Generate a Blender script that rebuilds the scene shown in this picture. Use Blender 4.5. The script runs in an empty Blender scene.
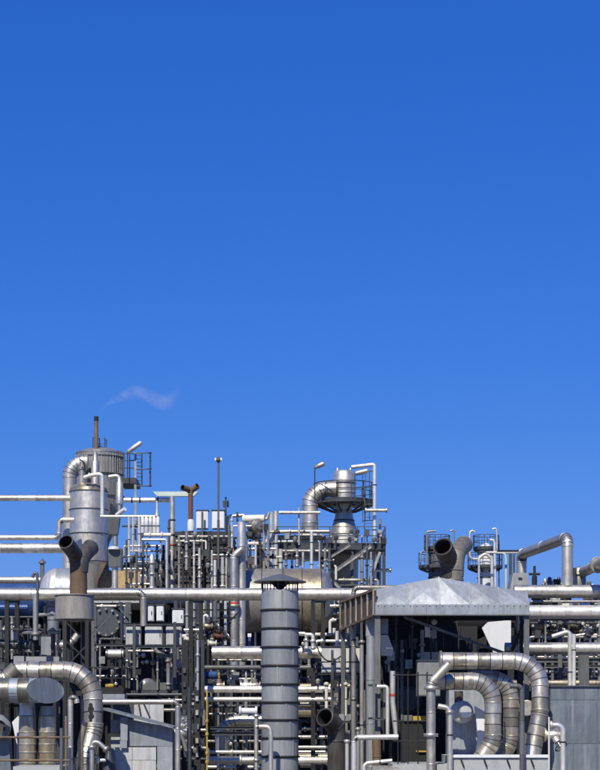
import bpy, math, random
from mathutils import Vector, Matrix
R = math.radians
rng = random.Random(7)
scene = bpy.context.scene
COL = scene.collection

# ------------------------------------------------------------------ camera
F, CX, HY, CH = 1800.0, 300.0, 720.0, 3.0          # focal length and horizon in photo pixels, eye height in metres
cam = bpy.data.cameras.new('camera'); cam.sensor_fit = 'HORIZONTAL'; cam.sensor_width = 36.0
cam.lens = 36.0 * F / 600.0; cam.shift_y = (HY - 385.0) / 600.0; cam.clip_start = 0.5; cam.clip_end = 9000.0
cam_o = bpy.data.objects.new('camera', cam); COL.objects.link(cam_o)
cam_o.location = (0, 0, CH); cam_o.rotation_euler = (R(90), 0, 0); scene.camera = cam_o

# ------------------------------------------------------------------ sky, sun, exposure
SUN_EL, SUN_AZ = R(45), R(15)                       # sun behind the camera, a little to its left
world = bpy.data.worlds.new('World'); scene.world = world; world.use_nodes = True
wn, wl = world.node_tree.nodes, world.node_tree.links
bgn = wn['Background']
sky = wn.new('ShaderNodeTexSky'); sky.sky_type = 'NISHITA'; sky.sun_disc = False
sky.sun_elevation = SUN_EL; sky.sun_rotation = R(180) + SUN_AZ
sky.altitude = 0; sky.air_density = 1.0; sky.dust_density = 0.0; sky.ozone_density = 10.0
# slide-film response per channel: a deep, saturated blue over the whole dome
sep = wn.new('ShaderNodeSeparateColor'); com = wn.new('ShaderNodeCombineColor'); wl.new(sky.outputs['Color'], sep.inputs[0])
for ch, gm, k in ((0, 1.30, 0.56), (1, 0.79, 0.477), (2, 0.48, 0.867)):
    s0 = wn.new('ShaderNodeMath'); s0.operation = 'MULTIPLY'; s0.inputs[1].default_value = 0.1
    pw = wn.new('ShaderNodeMath'); pw.operation = 'POWER'; pw.inputs[1].default_value = gm
    s1 = wn.new('ShaderNodeMath'); s1.operation = 'MULTIPLY'; s1.inputs[1].default_value = k * 10.0
    wl.new(sep.outputs[ch], s0.inputs[0]); wl.new(s0.outputs[0], pw.inputs[0]); wl.new(pw.outputs[0], s1.inputs[0]); wl.new(s1.outputs[0], com.inputs[ch])
wl.new(com.outputs[0], bgn.inputs['Color'])
bgn.inputs['Strength'].default_value = 0.10
sun = bpy.data.lights.new('sun', 'SUN'); sun.energy = 5.0; sun.angle = R(0.53); sun.color = (1.0, 0.955, 0.82)
sun_o = bpy.data.objects.new('sun', sun); COL.objects.link(sun_o)
to_sun = Vector((-math.sin(SUN_AZ) * math.cos(SUN_EL), -math.cos(SUN_AZ) * math.cos(SUN_EL), math.sin(SUN_EL)))
sun_o.rotation_euler = to_sun.to_track_quat('Z', 'Y').to_euler(); sun_o.location = (-20, -20, 60)
vs = scene.view_settings; vs.view_transform = 'Standard'; vs.look = 'None'; vs.exposure = 0.0; vs.gamma = 1.0
vs.use_curve_mapping = False
scene.render.engine = 'CYCLES'
scene.cycles.use_denoising = True
scene.cycles.max_bounces = 6; scene.cycles.diffuse_bounces = 3; scene.cycles.glossy_bounces = 3
scene.cycles.volume_bounces = 1; scene.cycles.transparent_max_bounces = 8

# ------------------------------------------------------------------ materials
M = {}
def mat(key, base, metallic=0.0, rough=0.5, var=0.12, dirt=(0.10, 0.075, 0.05), dirt_amt=0.35, dirt_lo=0.52, streak=0.18,
        bump=0.12, bscale=2.2, warm=0.0, fine=0.0):
    m = bpy.data.materials.new(key); m.use_nodes = True
    n, l = m.node_tree.nodes, m.node_tree.links
    b = n['Principled BSDF']
    b.inputs['Metallic'].default_value = metallic
    geo = n.new('ShaderNodeNewGeometry'); oi = n.new('ShaderNodeObjectInfo')
    # one batch of sheet is a little lighter or darker than the next
    mr = n.new('ShaderNodeMapRange'); mr.inputs['To Min'].default_value = 1 - var; mr.inputs['To Max'].default_value = 1 + var
    l.new(oi.outputs['Random'], mr.inputs['Value'])
    mp = n.new('ShaderNodeMapping'); mp.inputs['Scale'].default_value = (1, 1, streak)
    l.new(geo.outputs['Position'], mp.inputs['Vector'])
    add = n.new('ShaderNodeVectorMath'); add.operation = 'ADD'
    l.new(mp.outputs['Vector'], add.inputs[0])
    sc = n.new('ShaderNodeVectorMath'); sc.operation = 'SCALE'; sc.inputs[0].default_value = (37, 11, 5)
    l.new(oi.outputs['Random'], sc.inputs['Scale']); l.new(sc.outputs['Vector'], add.inputs[1])
    nz = n.new('ShaderNodeTexNoise'); nz.inputs['Scale'].default_value = 3.2; nz.inputs['Detail'].default_value = 6
    nz.inputs['Roughness'].default_value = 0.62
    l.new(add.outputs['Vector'], nz.inputs['Vector'])
    rp = n.new('ShaderNodeMapRange'); rp.inputs['From Min'].default_value = dirt_lo; rp.inputs['From Max'].default_value = dirt_lo + 0.25
    rp.inputs['To Max'].default_value = dirt_amt
    l.new(nz.outputs['Fac'], rp.inputs['Value'])
    col = n.new('ShaderNodeMix'); col.data_type = 'RGBA'
    col.inputs['A'].default_value = (*base, 1); col.inputs['B'].default_value = (*dirt, 1)
    l.new(rp.outputs['Result'], col.inputs['Factor'])
    src = col.outputs['Result']
    if metallic:
        inv = n.new('ShaderNodeMath'); inv.operation = 'MULTIPLY_ADD'; inv.inputs[1].default_value = -metallic; inv.inputs[2].default_value = metallic
        l.new(rp.outputs['Result'], inv.inputs[0]); l.new(inv.outputs[0], b.inputs['Metallic'])
    if fine:
        n3 = n.new('ShaderNodeTexNoise'); n3.inputs['Scale'].default_value = 9.0; n3.inputs['Detail'].default_value = 8; n3.inputs['Roughness'].default_value = 0.75
        l.new(add.outputs['Vector'], n3.inputs['Vector'])
        r3 = n.new('ShaderNodeMapRange'); r3.inputs['From Min'].default_value = 0.30; r3.inputs['From Max'].default_value = 0.70
        r3.inputs['To Min'].default_value = 1 - fine; r3.inputs['To Max'].default_value = 1 + fine * 0.5
        l.new(n3.outputs['Fac'], r3.inputs['Value'])
        v3 = n.new('ShaderNodeVectorMath'); v3.operation = 'SCALE'; l.new(src, v3.inputs[0]); l.new(r3.outputs['Result'], v3.inputs['Scale']); src = v3.outputs['Vector']
    if warm:                                        # some sheets have yellowed
        w = n.new('ShaderNodeMix'); w.data_type = 'RGBA'; w.blend_type = 'MULTIPLY'
        w.inputs['B'].default_value = (1.0, 0.90, 0.72, 1)
        fr = n.new('ShaderNodeMath'); fr.operation = 'FRACT'
        mu = n.new('ShaderNodeMath'); mu.operation = 'MULTIPLY'; mu.inputs[1].default_value = 17.3
        l.new(oi.outputs['Random'], mu.inputs[0]); l.new(mu.outputs[0], fr.inputs[0])
        m2 = n.new('ShaderNodeMath'); m2.operation = 'MULTIPLY'; m2.inputs[1].default_value = warm
        l.new(fr.outputs[0], m2.inputs[0]); l.new(m2.outputs[0], w.inputs['Factor'])
        l.new(src, w.inputs['A']); src = w.outputs['Result']
    vm = n.new('ShaderNodeVectorMath'); vm.operation = 'SCALE'
    l.new(src, vm.inputs[0]); l.new(mr.outputs['Result'], vm.inputs['Scale'])
    l.new(vm.outputs['Vector'], b.inputs['Base Color'])
    n2 = n.new('ShaderNodeTexNoise'); n2.inputs['Scale'].default_value = bscale; n2.inputs['Detail'].default_value = 4
    l.new(geo.outputs['Position'], n2.inputs['Vector'])
    rr = n.new('ShaderNodeMapRange'); rr.inputs['From Min'].default_value = 0.3; rr.inputs['From Max'].default_value = 0.7
    rr.inputs['To Min'].default_value = max(0.05, rough - 0.09); rr.inputs['To Max'].default_value = min(1, rough + 0.12)
    l.new(n2.outputs['Fac'], rr.inputs['Value']); l.new(rr.outputs['Result'], b.inputs['Roughness'])
    if bump:
        bp = n.new('ShaderNodeBump'); bp.inputs['Strength'].default_value = bump; bp.inputs['Distance'].default_value = 0.08
        l.new(n2.outputs['Fac'], bp.inputs['Height']); l.new(bp.outputs['Normal'], b.inputs['Normal'])
    M[key] = m
    return m

mat('alu', (0.66, 0.625, 0.56), 0.85, 0.44, 0.22, warm=0.45, dirt_amt=0.55, dirt_lo=0.50, fine=0.30)
mat('alu_bright', (0.80, 0.77, 0.70), 0.60, 0.40, 0.14, warm=0.30, dirt=(0.16, 0.12, 0.08), dirt_amt=0.5, dirt_lo=0.52, fine=0.25)
mat('alu_dull', (0.40, 0.385, 0.35), 0.60, 0.44, 0.20, warm=0.4, dirt_amt=0.65, dirt_lo=0.46, fine=0.35)
mat('alu_warm', (0.52, 0.45, 0.33), 0.75, 0.36, 0.2, warm=0.6, dirt=(0.10, 0.065, 0.03), dirt_amt=0.7, dirt_lo=0.44, fine=0.35)
mat('alu_duct', (0.58, 0.545, 0.48), 0.86, 0.40, 0.34, warm=0.7, dirt=(0.085, 0.06, 0.035), dirt_amt=0.75, dirt_lo=0.45, fine=0.4)
mat('galv', (0.335, 0.34, 0.335), 0.40, 0.45, 0.13, dirt=(0.16, 0.145, 0.125), dirt_amt=0.7, dirt_lo=0.48, bscale=1.4, fine=0.22)
mat('roofing', (0.37, 0.39, 0.42), 0.35, 0.42, 0.12, dirt=(0.20, 0.20, 0.20), dirt_amt=0.7, dirt_lo=0.45, bscale=1.6, bump=0.25, fine=0.25)
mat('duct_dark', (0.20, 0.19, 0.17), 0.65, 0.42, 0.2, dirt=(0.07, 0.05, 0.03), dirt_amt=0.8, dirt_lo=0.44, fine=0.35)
mat('drum_grey', (0.36, 0.335, 0.295), 0.2, 0.5, 0.05, dirt=(0.18, 0.15, 0.12), dirt_amt=0.7, dirt_lo=0.45, fine=0.25)
mat('pale', (0.50, 0.50, 0.50), 0.05, 0.45, 0.1, dirt=(0.25, 0.23, 0.2), dirt_amt=0.6, dirt_lo=0.48, fine=0.15)
mat('sheet', (0.30, 0.315, 0.335), 0.35, 0.42, 0.14, dirt=(0.20, 0.20, 0.20), dirt_amt=0.6, dirt_lo=0.45, bscale=1.6, bump=0.25, fine=0.2)
mat('sheet_wall', (0.19, 0.215, 0.235), 0.35, 0.40, 0.14, dirt=(0.42, 0.43, 0.43), dirt_amt=0.7, dirt_lo=0.53, streak=0.07, bump=0.2, fine=0.3)
mat('grey', (0.125, 0.13, 0.132), 0.2, 0.5, 0.22, dirt_amt=0.6, fine=0.3)
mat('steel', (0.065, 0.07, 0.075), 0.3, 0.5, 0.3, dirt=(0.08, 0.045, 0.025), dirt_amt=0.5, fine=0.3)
mat('dark', (0.012, 0.012, 0.0125), 0.0, 0.6, 0.3, dirt=(0.03, 0.02, 0.013), dirt_amt=0.5)  # near-black; also puts deep shade into the colour of interiors and backings
mat('soot', (0.016, 0.015, 0.014), 0.0, 0.8, 0.1, dirt=(0.05, 0.035, 0.025), dirt_amt=0.4)
mat('exhaust', (0.115, 0.112, 0.105), 0.4, 0.5, 0.15, dirt=(0.05, 0.032, 0.02), dirt_amt=0.9, dirt_lo=0.38, fine=0.4)
mat('scorched', (0.04, 0.033, 0.028), 0.2, 0.6, 0.1, dirt=(0.09, 0.06, 0.035), dirt_amt=0.7, dirt_lo=0.48, fine=0.4)
mat('baked', (0.22, 0.20, 0.165), 0.3, 0.55, 0.1, dirt=(0.07, 0.05, 0.035), dirt_amt=0.8, dirt_lo=0.46, fine=0.4)
mat('rust', (0.15, 0.095, 0.055), 0.1, 0.75, 0.15, dirt=(0.30, 0.25, 0.18), dirt_amt=0.7, dirt_lo=0.5)
mat('red_rust', (0.16, 0.055, 0.03), 0.1, 0.75, 0.1, dirt=(0.05, 0.03, 0.02), dirt_amt=0.7)
mat('white', (0.66, 0.66, 0.67), 0.0, 0.42, 0.08, dirt=(0.35, 0.34, 0.32), dirt_amt=0.4)
mat('cream', (0.62, 0.58, 0.50), 0.0, 0.5, 0.06, dirt=(0.35, 0.30, 0.22), dirt_amt=0.45)
mat('yellow', (0.46, 0.30, 0.03), 0.0, 0.5, 0.05, dirt=(0.12, 0.08, 0.03), dirt_amt=0.8, dirt_lo=0.45)
mat('blue', (0.03, 0.075, 0.22), 0.1, 0.4, 0.2, dirt=(0.03, 0.04, 0.07), dirt_amt=0.7)
mat('pale_green', (0.50, 0.58, 0.50), 0.1, 0.5, 0.05)
mat('red', (0.42, 0.06, 0.03), 0.0, 0.5, 0.05)
mat('tan', (0.33, 0.23, 0.11), 0.0, 0.9, 0.15, dirt=(0.10, 0.07, 0.04), dirt_amt=0.7, streak=1.0, bump=0.6, bscale=5)
mat('concrete', (0.36, 0.37, 0.37), 0.0, 0.8, 0.06, dirt=(0.20, 0.19, 0.18), dirt_amt=0.6, streak=1.0, bscale=6)
mat('gravel', (0.16, 0.15, 0.14), 0.0, 0.95, 0.0, dirt=(0.08, 0.075, 0.07), dirt_amt=0.8, streak=1.0, bump=0.8, bscale=18)
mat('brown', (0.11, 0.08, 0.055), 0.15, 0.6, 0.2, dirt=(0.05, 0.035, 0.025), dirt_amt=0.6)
mat('glass', (0.75, 0.76, 0.74), 0.0, 0.15, 0.0, dirt_amt=0.1)

# ------------------------------------------------------------------ mesh building
def P(x, y, d): return Vector(((x - CX) / F * d, d, CH + (HY - y) / F * d))
def S(px, d): return px * d / F
def GY(d): return HY + CH * F / d                   # picture row of the ground at that distance

def basis(axis):
    a = axis.normalized(); h = Vector((0, 0, 1)) if abs(a.z) < 0.9 else Vector((0, -1, 0))
    u = h.cross(a).normalized(); return u, a.cross(u)

class MB:
    def __init__(s): s.v, s.f = [], []
    def ring(s, c, u, w, r, n, ph=0.0):
        k = len(s.v)
        for i in range(n):
            t = ph + 2 * math.pi * i / n; s.v.append(c + u * (math.cos(t) * r) + w * (math.sin(t) * r))
        return k
    def bridge(s, a, b, n):
        for i in range(n): j = (i + 1) % n; s.f.append((a + i, a + j, b + j, b + i))
    def cap(s, a, n, flip=False):
        ids = list(range(a, a + n)); s.f.append(tuple(reversed(ids)) if flip else tuple(ids))
    def tube(s, pts, r, n=12, cap=True, inner=None):
        pts = [Vector(p) for p in pts]; m = len(pts)
        rad = r if isinstance(r, (list, tuple)) else [r] * m
        tang = []
        for i in range(m):
            a = (pts[i] - pts[i - 1]).normalized() if i else None
            b = (pts[i + 1] - pts[i]).normalized() if i < m - 1 else None
            tang.append(((a or b) + (b or a)).normalized())
        u, w = basis(tang[0]); prev = tang[0]; outer = []; inn = []
        for i in range(m):
            q = prev.rotation_difference(tang[i]); u = q @ u; u = (u - tang[i] * u.dot(tang[i])).normalized(); w = tang[i].cross(u); prev = tang[i]
            outer.append(s.ring(pts[i], u, w, rad[i], n))
            if inner: inn.append(s.ring(pts[i], u, w, rad[i] * inner, n))
        for i in range(m - 1): s.bridge(outer[i], outer[i + 1], n)
        if inner:
            for i in range(m - 1): s.bridge(inn[i + 1], inn[i], n)
            s.bridge(inn[0], outer[0], n); s.bridge(outer[-1], inn[-1], n)
        elif cap: s.cap(outer[0], n, True); s.cap(outer[-1], n)
        return s
    def lathe(s, prof, o, axis=Vector((0, 0, 1)), n=24, closed=False):
        axis = Vector(axis).normalized(); o = Vector(o); u, w = basis(axis); rs = [s.ring(o + axis * z, u, w, max(r, 1e-4), n) for r, z in prof]
        for i in range(len(rs) - 1): s.bridge(rs[i], rs[i + 1], n)
        if closed: s.bridge(rs[-1], rs[0], n)
        else: s.cap(rs[0], n, True); s.cap(rs[-1], n)
        return s
    def box(s, lo, hi):
        k = len(s.v)
        for z in (lo[2], hi[2]):
            for x, y in ((lo[0], lo[1]), (hi[0], lo[1]), (hi[0], hi[1]), (lo[0], hi[1])): s.v.append(Vector((x, y, z)))
        for q in ((0, 3, 2, 1), (4, 5, 6, 7), (0, 1, 5, 4), (1, 2, 6, 5), (2, 3, 7, 6), (3, 0, 4, 7)): s.f.append(tuple(k + i for i in q))
        return s
    def prism(s, poly, ext):                         # a flat outline pushed along ext
        k = len(s.v); n = len(poly); ext = Vector(ext)
        s.v += [Vector(p) for p in poly] + [Vector(p) + ext for p in poly]
        s.f.append(tuple(k + i for i in range(n))); s.f.append(tuple(k + n + i for i in reversed(range(n))))
        for i in range(n): j = (i + 1) % n; s.f.append((k + i, k + n + i, k + n + j, k + j))
        return s
    def mesh(s, name, m, origin=Vector((0, 0, 0)), smooth=35):
        me = bpy.data.meshes.new(name); me.from_pydata([v - origin for v in s.v], [], s.f)
        import bmesh
        b = bmesh.new(); b.from_mesh(me); bmesh.ops.recalc_face_normals(b, faces=b.faces); b.to_mesh(me); b.free()
        me.materials.append(M[m])
        if smooth: me.shade_smooth(); me.set_sharp_from_angle(angle=R(smooth))
        return me
    def build(s, name, m, parent=None, smooth=35, origin=None):
        if origin is None: origin = W(parent).translation.copy() if parent else base_of(s.v)
        return link(name, s.mesh(name, m, origin, smooth), Matrix.Translation(origin), parent)

def base_of(vs):
    xs = [v.x for v in vs]; ys = [v.y for v in vs]
    return Vector(((min(xs) + max(xs)) / 2, (min(ys) + max(ys)) / 2, min(v.z for v in vs)))
WM = {}
def W(o): return WM[o.name]
def link(name, data, mw, parent=None):
    o = bpy.data.objects.new(name, data); COL.objects.link(o)
    WM[o.name] = mw.copy()
    if parent: o.parent = parent; o.matrix_parent_inverse = W(parent).inverted()
    o.matrix_basis = mw
    return o
def tag(o, label, cat, group=None, kind=None):
    if label: o['label'] = label
    if cat: o['category'] = cat
    if group: o['group'] = group
    if kind: o['kind'] = kind
    return o
def thing(name, label, cat, loc, group=None):
    o = link(name, None, Matrix.Translation(loc)); o.empty_display_size = 0.3
    return tag(o, label, cat, group)

UNIT = {}
def unit(kind, m):
    k = (kind, m)
    if k in UNIT: return UNIT[k]
    b = MB()
    if kind == 'cyl': b.lathe([(1, 0), (1, 1)], (0, 0, 0), n=24)
    elif kind == 'rod': b.lathe([(1, 0), (1, 1)], (0, 0, 0), n=10)
    elif kind == 'band': b.lathe([(0.985, 0), (1.02, 0.06), (1.045, 0.3), (1.045, 0.7), (1.02, 0.94), (0.985, 1)], (0, 0, 0), n=24, closed=True)
    elif kind == 'flange': b.lathe([(0.94, 0), (1, 0.08), (1, 0.44), (0.9, 0.46), (0.9, 0.54), (1, 0.56), (1, 0.92), (0.94, 1)], (0, 0, 0), n=16)
    elif kind == 'box': b.box((-.5, -.5, 0), (.5, .5, 1))
    elif kind == 'hbeam':                            # H section, flanges across local x
        for q in (-1, 1): b.box((-.5, q * .44 - .06, 0), (.5, q * .44 + .06, 1))
        b.box((-.06, -.385, 0.0005), (.06, .385, 0.9995))
    elif kind == 'dome':
        b.lathe([(math.cos(t * math.pi / 16), math.sin(t * math.pi / 16)) for t in range(9)], (0, 0, 0), n=24)
    elif kind == 'wheel':                            # handwheel: rim and spokes
        pr = [(0.9 + 0.1 * math.cos(t * math.pi / 3), 0.1 * math.sin(t * math.pi / 3)) for t in range(6)]
        b.lathe(pr, (0, 0, 0), n=16, closed=True)
        for t in range(3):
            a = t * math.pi / 3; v = Vector((math.cos(a), math.sin(a), 0)) * 0.9; b.tube([-v, v], 0.07, 5)
    me = b.mesh(kind, m, smooth=0 if kind in ('box', 'hbeam') else 40)
    UNIT[k] = me
    return me
def span(kind, name, m, parent, a, b, sx, sy=None, twist=None):
    """A shared piece stretched from a to b."""
    a, b = Vector(a), Vector(b); ax = b - a; L = ax.length
    z = ax / L
    if twist is not None: x = Vector(twist); x = (x - z * x.dot(z)).normalized()
    else: x = basis(z)[0]
    y = z.cross(x)
    sy = sx if sy is None else sy
    mw = Matrix(((x.x * sx, y.x * sy, ax.x, a.x), (x.y * sx, y.y * sy, ax.y, a.y), (x.z * sx, y.z * sy, ax.z, a.z), (0, 0, 0, 1)))
    return link(name, unit(kind, m), mw, parent)

# ------------------------------------------------------------------ pipes and ducts
def route(pts, bend):
    """Straight runs and filleted bends: list of ('run', a, b) and ('bend', [points])."""
    out = []; cur = pts[0]
    for i in range(1, len(pts)):
        if i == len(pts) - 1: out.append(('run', cur, pts[i])); break
        a, b, c = pts[i - 1], pts[i], pts[i + 1]
        u = (a - b).normalized(); v = (c - b).normalized(); ang = u.angle(v)
        if ang > R(178): out.append(('run', cur, b)); cur = b; continue
        t = bend / math.tan(ang / 2)
        t = min(t, (b - cur).length * 0.98, (c - b).length * (0.98 if i == len(pts) - 2 else 0.49))
        rad = t * math.tan(ang / 2); p0 = b + u * t; p1 = b + v * t
        cen = b + (u + v).normalized() * (rad / math.sin(ang / 2))
        k = max(3, int(round((math.pi - ang) / R(15))))
        e0 = p0 - cen; e1 = p1 - cen; tot = e0.angle(e1); arc = []
        for j in range(k + 1):
            f = j / k
            arc.append(cen + (e0 * math.sin((1 - f) * tot) + e1 * math.sin(f * tot)) / math.sin(tot))
        if (p0 - cur).length > 1e-3: out.append(('run', cur, p0))
        out.append(('bend', arc)); cur = p1
    return out
def px_pts(pts, d): return [P(p[0], p[1], p[2] if len(p) > 2 else d) for p in pts]
def nearest(path, q):
    best = None
    for a, b in zip(path, path[1:]):
        t = max(0, min(1, (q - a).dot(b - a) / max(1e-9, (b - a).length_squared))); p = a + (b - a) * t
        e = (p - q).length
        if best is None or e < best[0]: best = (e, p, (b - a).normalized())
    return best[1], best[2]

def valve(root, p, ax, r, up=Vector((0, 0, 1)), m='steel', wheel='steel'):
    """Flanged body with bonnet, stem and handwheel."""
    ax = ax.normalized(); up = Vector(up)
    b = MB(); b.lathe([(1.0 * r, -2.2 * r), (1.7 * r, -2.1 * r), (1.7 * r, -1.7 * r), (1.05 * r, -1.6 * r), (1.5 * r, 0), (1.05 * r, 1.6 * r), (1.7 * r, 1.7 * r), (1.7 * r, 2.1 * r), (1.0 * r, 2.2 * r)], p, ax, 12)
    body = b.build('valve_body', m, root, origin=p)
    span('rod', 'bonnet', m, body, p, p + up * r * 2.4, r * 0.9)
    span('rod', 'stem', m, body, p + up * r * 2.3, p + up * r * 4.2, r * 0.25)
    span('wheel', 'handwheel', wheel, body, p + up * r * 3.9, p + up * r * 4.2, r * 1.7)
    return body

def pipe(label, d, r, pts, m='alu', name='pipe', cat='pipe', sec=None, fl=(), vl=(), group=None, n=None, bend=2.4, flip=False, ends=False,
         root=None, gore=True, wheel='steel', jit=0.012, clip=()):
    """Pipe run: photo points at distance d, radius in photo pixels at that distance."""
    w = px_pts(pts, d); rad = S(r, pts[0][2] if len(pts[0]) > 2 else d)
    rt = route(w, rad * bend); flat = []
    for seg in rt: flat += [seg[1], seg[2]] if seg[0] == 'run' else seg[1]
    big = sec is not None or r >= 3.9; bm = 'steel' if m == 'alu_duct' else m; bw = 0.014 if m == 'alu_duct' else 0.025
    if not (big or fl or vl or ends or clip) and root is None:
        b = MB(); path = [flat[0]]
        for q in flat[1:]:
            if (q - path[-1]).length > 1e-3: path.append(q)
        b.tube(path, rad, n or 12); return tag(b.build(name, m), label, cat, group)
    low = min(flat, key=lambda v: v.z)
    if root is None: root = thing(name, label, cat, low - Vector((0, 0, rad)), group)
    if not big:
        b = MB(); path = [flat[0]]
        for q in flat[1:]:
            if (q - path[-1]).length > 1e-3: path.append(q)
        b.tube(path, rad, n or 12).build('pipe_run', m, root)
    else:
        L = S(sec, d) if sec else 2.2
        for seg in rt:
            if seg[0] == 'run':
                a, b = seg[1], seg[2]; k = max(1, int(round((b - a).length / L)))
                for i in range(k):
                    p, q = a + (b - a) * (i / k), a + (b - a) * ((i + 1) / k)
                    span('cyl', 'cladding_sheet', m, root, p, q, rad * (1 + rng.uniform(-jit, jit) * 0.6))
                    if i: dv = (b - a).normalized(); span('band', 'joint_band', bm, root, p - dv * bw, p + dv * bw, rad * 1.008)
                dv = (b - a).normalized()
                if a != w[0]: span('band', 'joint_band', m, root, a - dv * 0.025, a + dv * 0.03, rad * 1.012)
                if b != w[-1]: span('band', 'joint_band', m, root, b - dv * 0.03, b + dv * 0.025, rad * 1.012)
            else:
                arc = seg[1]
                for i in range(len(arc) - 1):        # lobster-back gores
                    a, b = arc[i], arc[i + 1]; t = (b - a).normalized()
                    ta = (t + (a - arc[i - 1]).normalized()).normalized() if i else t
                    tb = (t + (arc[i + 2] - b).normalized()).normalized() if i < len(arc) - 2 else t
                    g = MB(); u, v = basis(t); nn = 24; ra = rad * (1 + rng.uniform(0, jit) + 0.004); rings = []
                    for c, nrm, e in ((a, ta, 0.0), (b, tb, 0.0)):
                        k0 = len(g.v)
                        for j in range(nn):
                            th = 2 * math.pi * j / nn; o = u * math.cos(th) * ra + v * math.sin(th) * ra
                            g.v.append(c + o - t * (o.dot(nrm) / t.dot(nrm)))
                        rings.append(k0)
                    g.bridge(rings[0], rings[1], nn); g.cap(rings[0], nn, True); g.cap(rings[1], nn)
                    g.build('elbow_segment', m, root)
                    if i: span('band', 'seam', 'steel', root, a - ta * 0.014, a + ta * 0.014, rad * 1.012)
    for q in fl:
        p, ax = nearest(flat, P(q[0], q[1], q[2] if len(q) > 2 else d)); h = max(rad * 0.35, 0.04)
        span('flange', 'flange', m, root, p - ax * h, p + ax * h, rad * 1.6)
    for q in clip:
        p, ax = nearest(flat, P(q[0], q[1], d)); span('band', 'clamp', 'dark', root, p - ax * rad * .3, p + ax * rad * .3, rad * 1.08)
    for q in vl:
        p, ax = nearest(flat, P(q[0], q[1], q[2] if len(q) > 2 else d))
        up = Vector((0, 0, 1)) if abs(ax.z) < 0.7 else Vector((0.3, -1, 0)).normalized()
        valve(root, p, ax, rad * 1.15, up, 'steel', wheel)
    if ends:
        for p, ax in ((flat[0], flat[0] - flat[1]), (flat[-1], flat[-1] - flat[-2])):
            ax = ax.normalized(); span('flange', 'end_flange', m, root, p - ax * 0.03, p + ax * 0.05, rad * 1.5)
    return root

def steel(label, d, mem, m='steel', w=3.0, name='steel_frame', cat='steelwork', group=None):
    """Frame of rolled sections; mem = (x0, y0, x1, y1[, d0, d1[, width]])."""
    pts = [P(q[0], q[1], q[4] if len(q) > 4 else d) for q in mem] + [P(q[2], q[3], q[5] if len(q) > 5 else d) for q in mem]
    root = thing(name, label, cat, base_of(pts), group)
    for q in mem:
        d0, d1 = (q[4], q[5]) if len(q) > 5 else (d, d)
        a, b = P(q[0], q[1], d0), P(q[2], q[3], d1); ww = S(q[6] if len(q) > 6 else w, d)
        v = (b - a).normalized()
        nm = 'column' if abs(v.z) > 0.92 else ('beam' if abs(v.z) < 0.15 else 'brace')
        sx = ww * (0.6 if nm == 'brace' else 1.0)
        span('hbeam', nm, m, root, a, b, sx, ww, Vector((1, 0, 0)) if nm == 'column' else (Vector((0, 1, 0)) if abs(v.y) < 0.9 else Vector((1, 0, 0))))
    return root

def rails(root, pts, h, n_posts=None, m='steel', t=0.022, step=1.3, mid=True, kick=True):
    """Guard rail along world points: posts, top rail, middle rail and kick plate."""
    up = Vector((0, 0, 1))
    for a, b in zip(pts, pts[1:]):
        k = max(1, int(round((b - a).length / step)))
        for i in range(k + 1):
            if i == 0 and a is not pts[0]: continue
            p = a + (b - a) * (i / k); span('rod', 'rail_post', m, root, p, p + up * h, t)
    MB().tube([p + up * h for p in pts], t * 1.05, 8).build('top_rail', m, root)
    if mid: MB().tube([p + up * h * 0.52 for p in pts], t * 0.9, 8).build('middle_rail', m, root)
    if kick:
        for a, b in zip(pts, pts[1:]): span('box', 'kick_plate', m, root, a + up * 0.06, b + up * 0.06, 0.014, 0.13, (b - a).cross(up))

def platform(label, x0, x1, y, d, depth, m='steel', h=1.05, legs=True, sides=True, name='platform', group=None, rail=True, back=False, legx=None, kick=True):
    a, b = P(x0, y, d), P(x1, y, d); root = thing(name, label, 'platform', Vector(((a.x + b.x) / 2, d + depth / 2, 0 if legs else a.z - 0.2)), group)
    z = a.z
    MB().box((a.x, d, z - 0.05), (b.x, d + depth, z)).build('deck', m, root)
    span('box', 'edge_beam', m, root, Vector((a.x, d - 0.03, z - 0.11)), Vector((b.x, d - 0.03, z - 0.11)), 0.05, 0.2, (0, 1, 0))
    k = max(2, int((b.x - a.x) / 1.4))
    for i in range(k + 1):
        x = a.x + 0.1 + (b.x - a.x - 0.2) * i / k
        span('box', 'joist', m, root, Vector((x, d + 0.02, z - 0.13)), Vector((x, d + depth, z - 0.13)), 0.08, 0.14, (1, 0, 0))
    if legs:
        for x in ([P(q, y, d).x for q in legx] if legx else (a.x + 0.1, b.x - 0.1)):
            for yy in (d + 0.12, d + depth - 0.1): span('hbeam', 'leg', m, root, Vector((x, yy, 0)), Vector((x, yy, z - 0.2)), 0.16, 0.16, (1, 0, 0))
    if rail:
        pt = [Vector((a.x, d, z)), Vector((b.x, d, z))]
        if sides: pt = [Vector((a.x, d + depth, z))] + pt + [Vector((b.x, d + depth, z))]
        rails(root, pt, h, m=m, kick=kick)
        if back: rails(root, [Vector((a.x, d + depth, z)), Vector((b.x, d + depth, z))], h, m=m, kick=kick)
    return root

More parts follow.
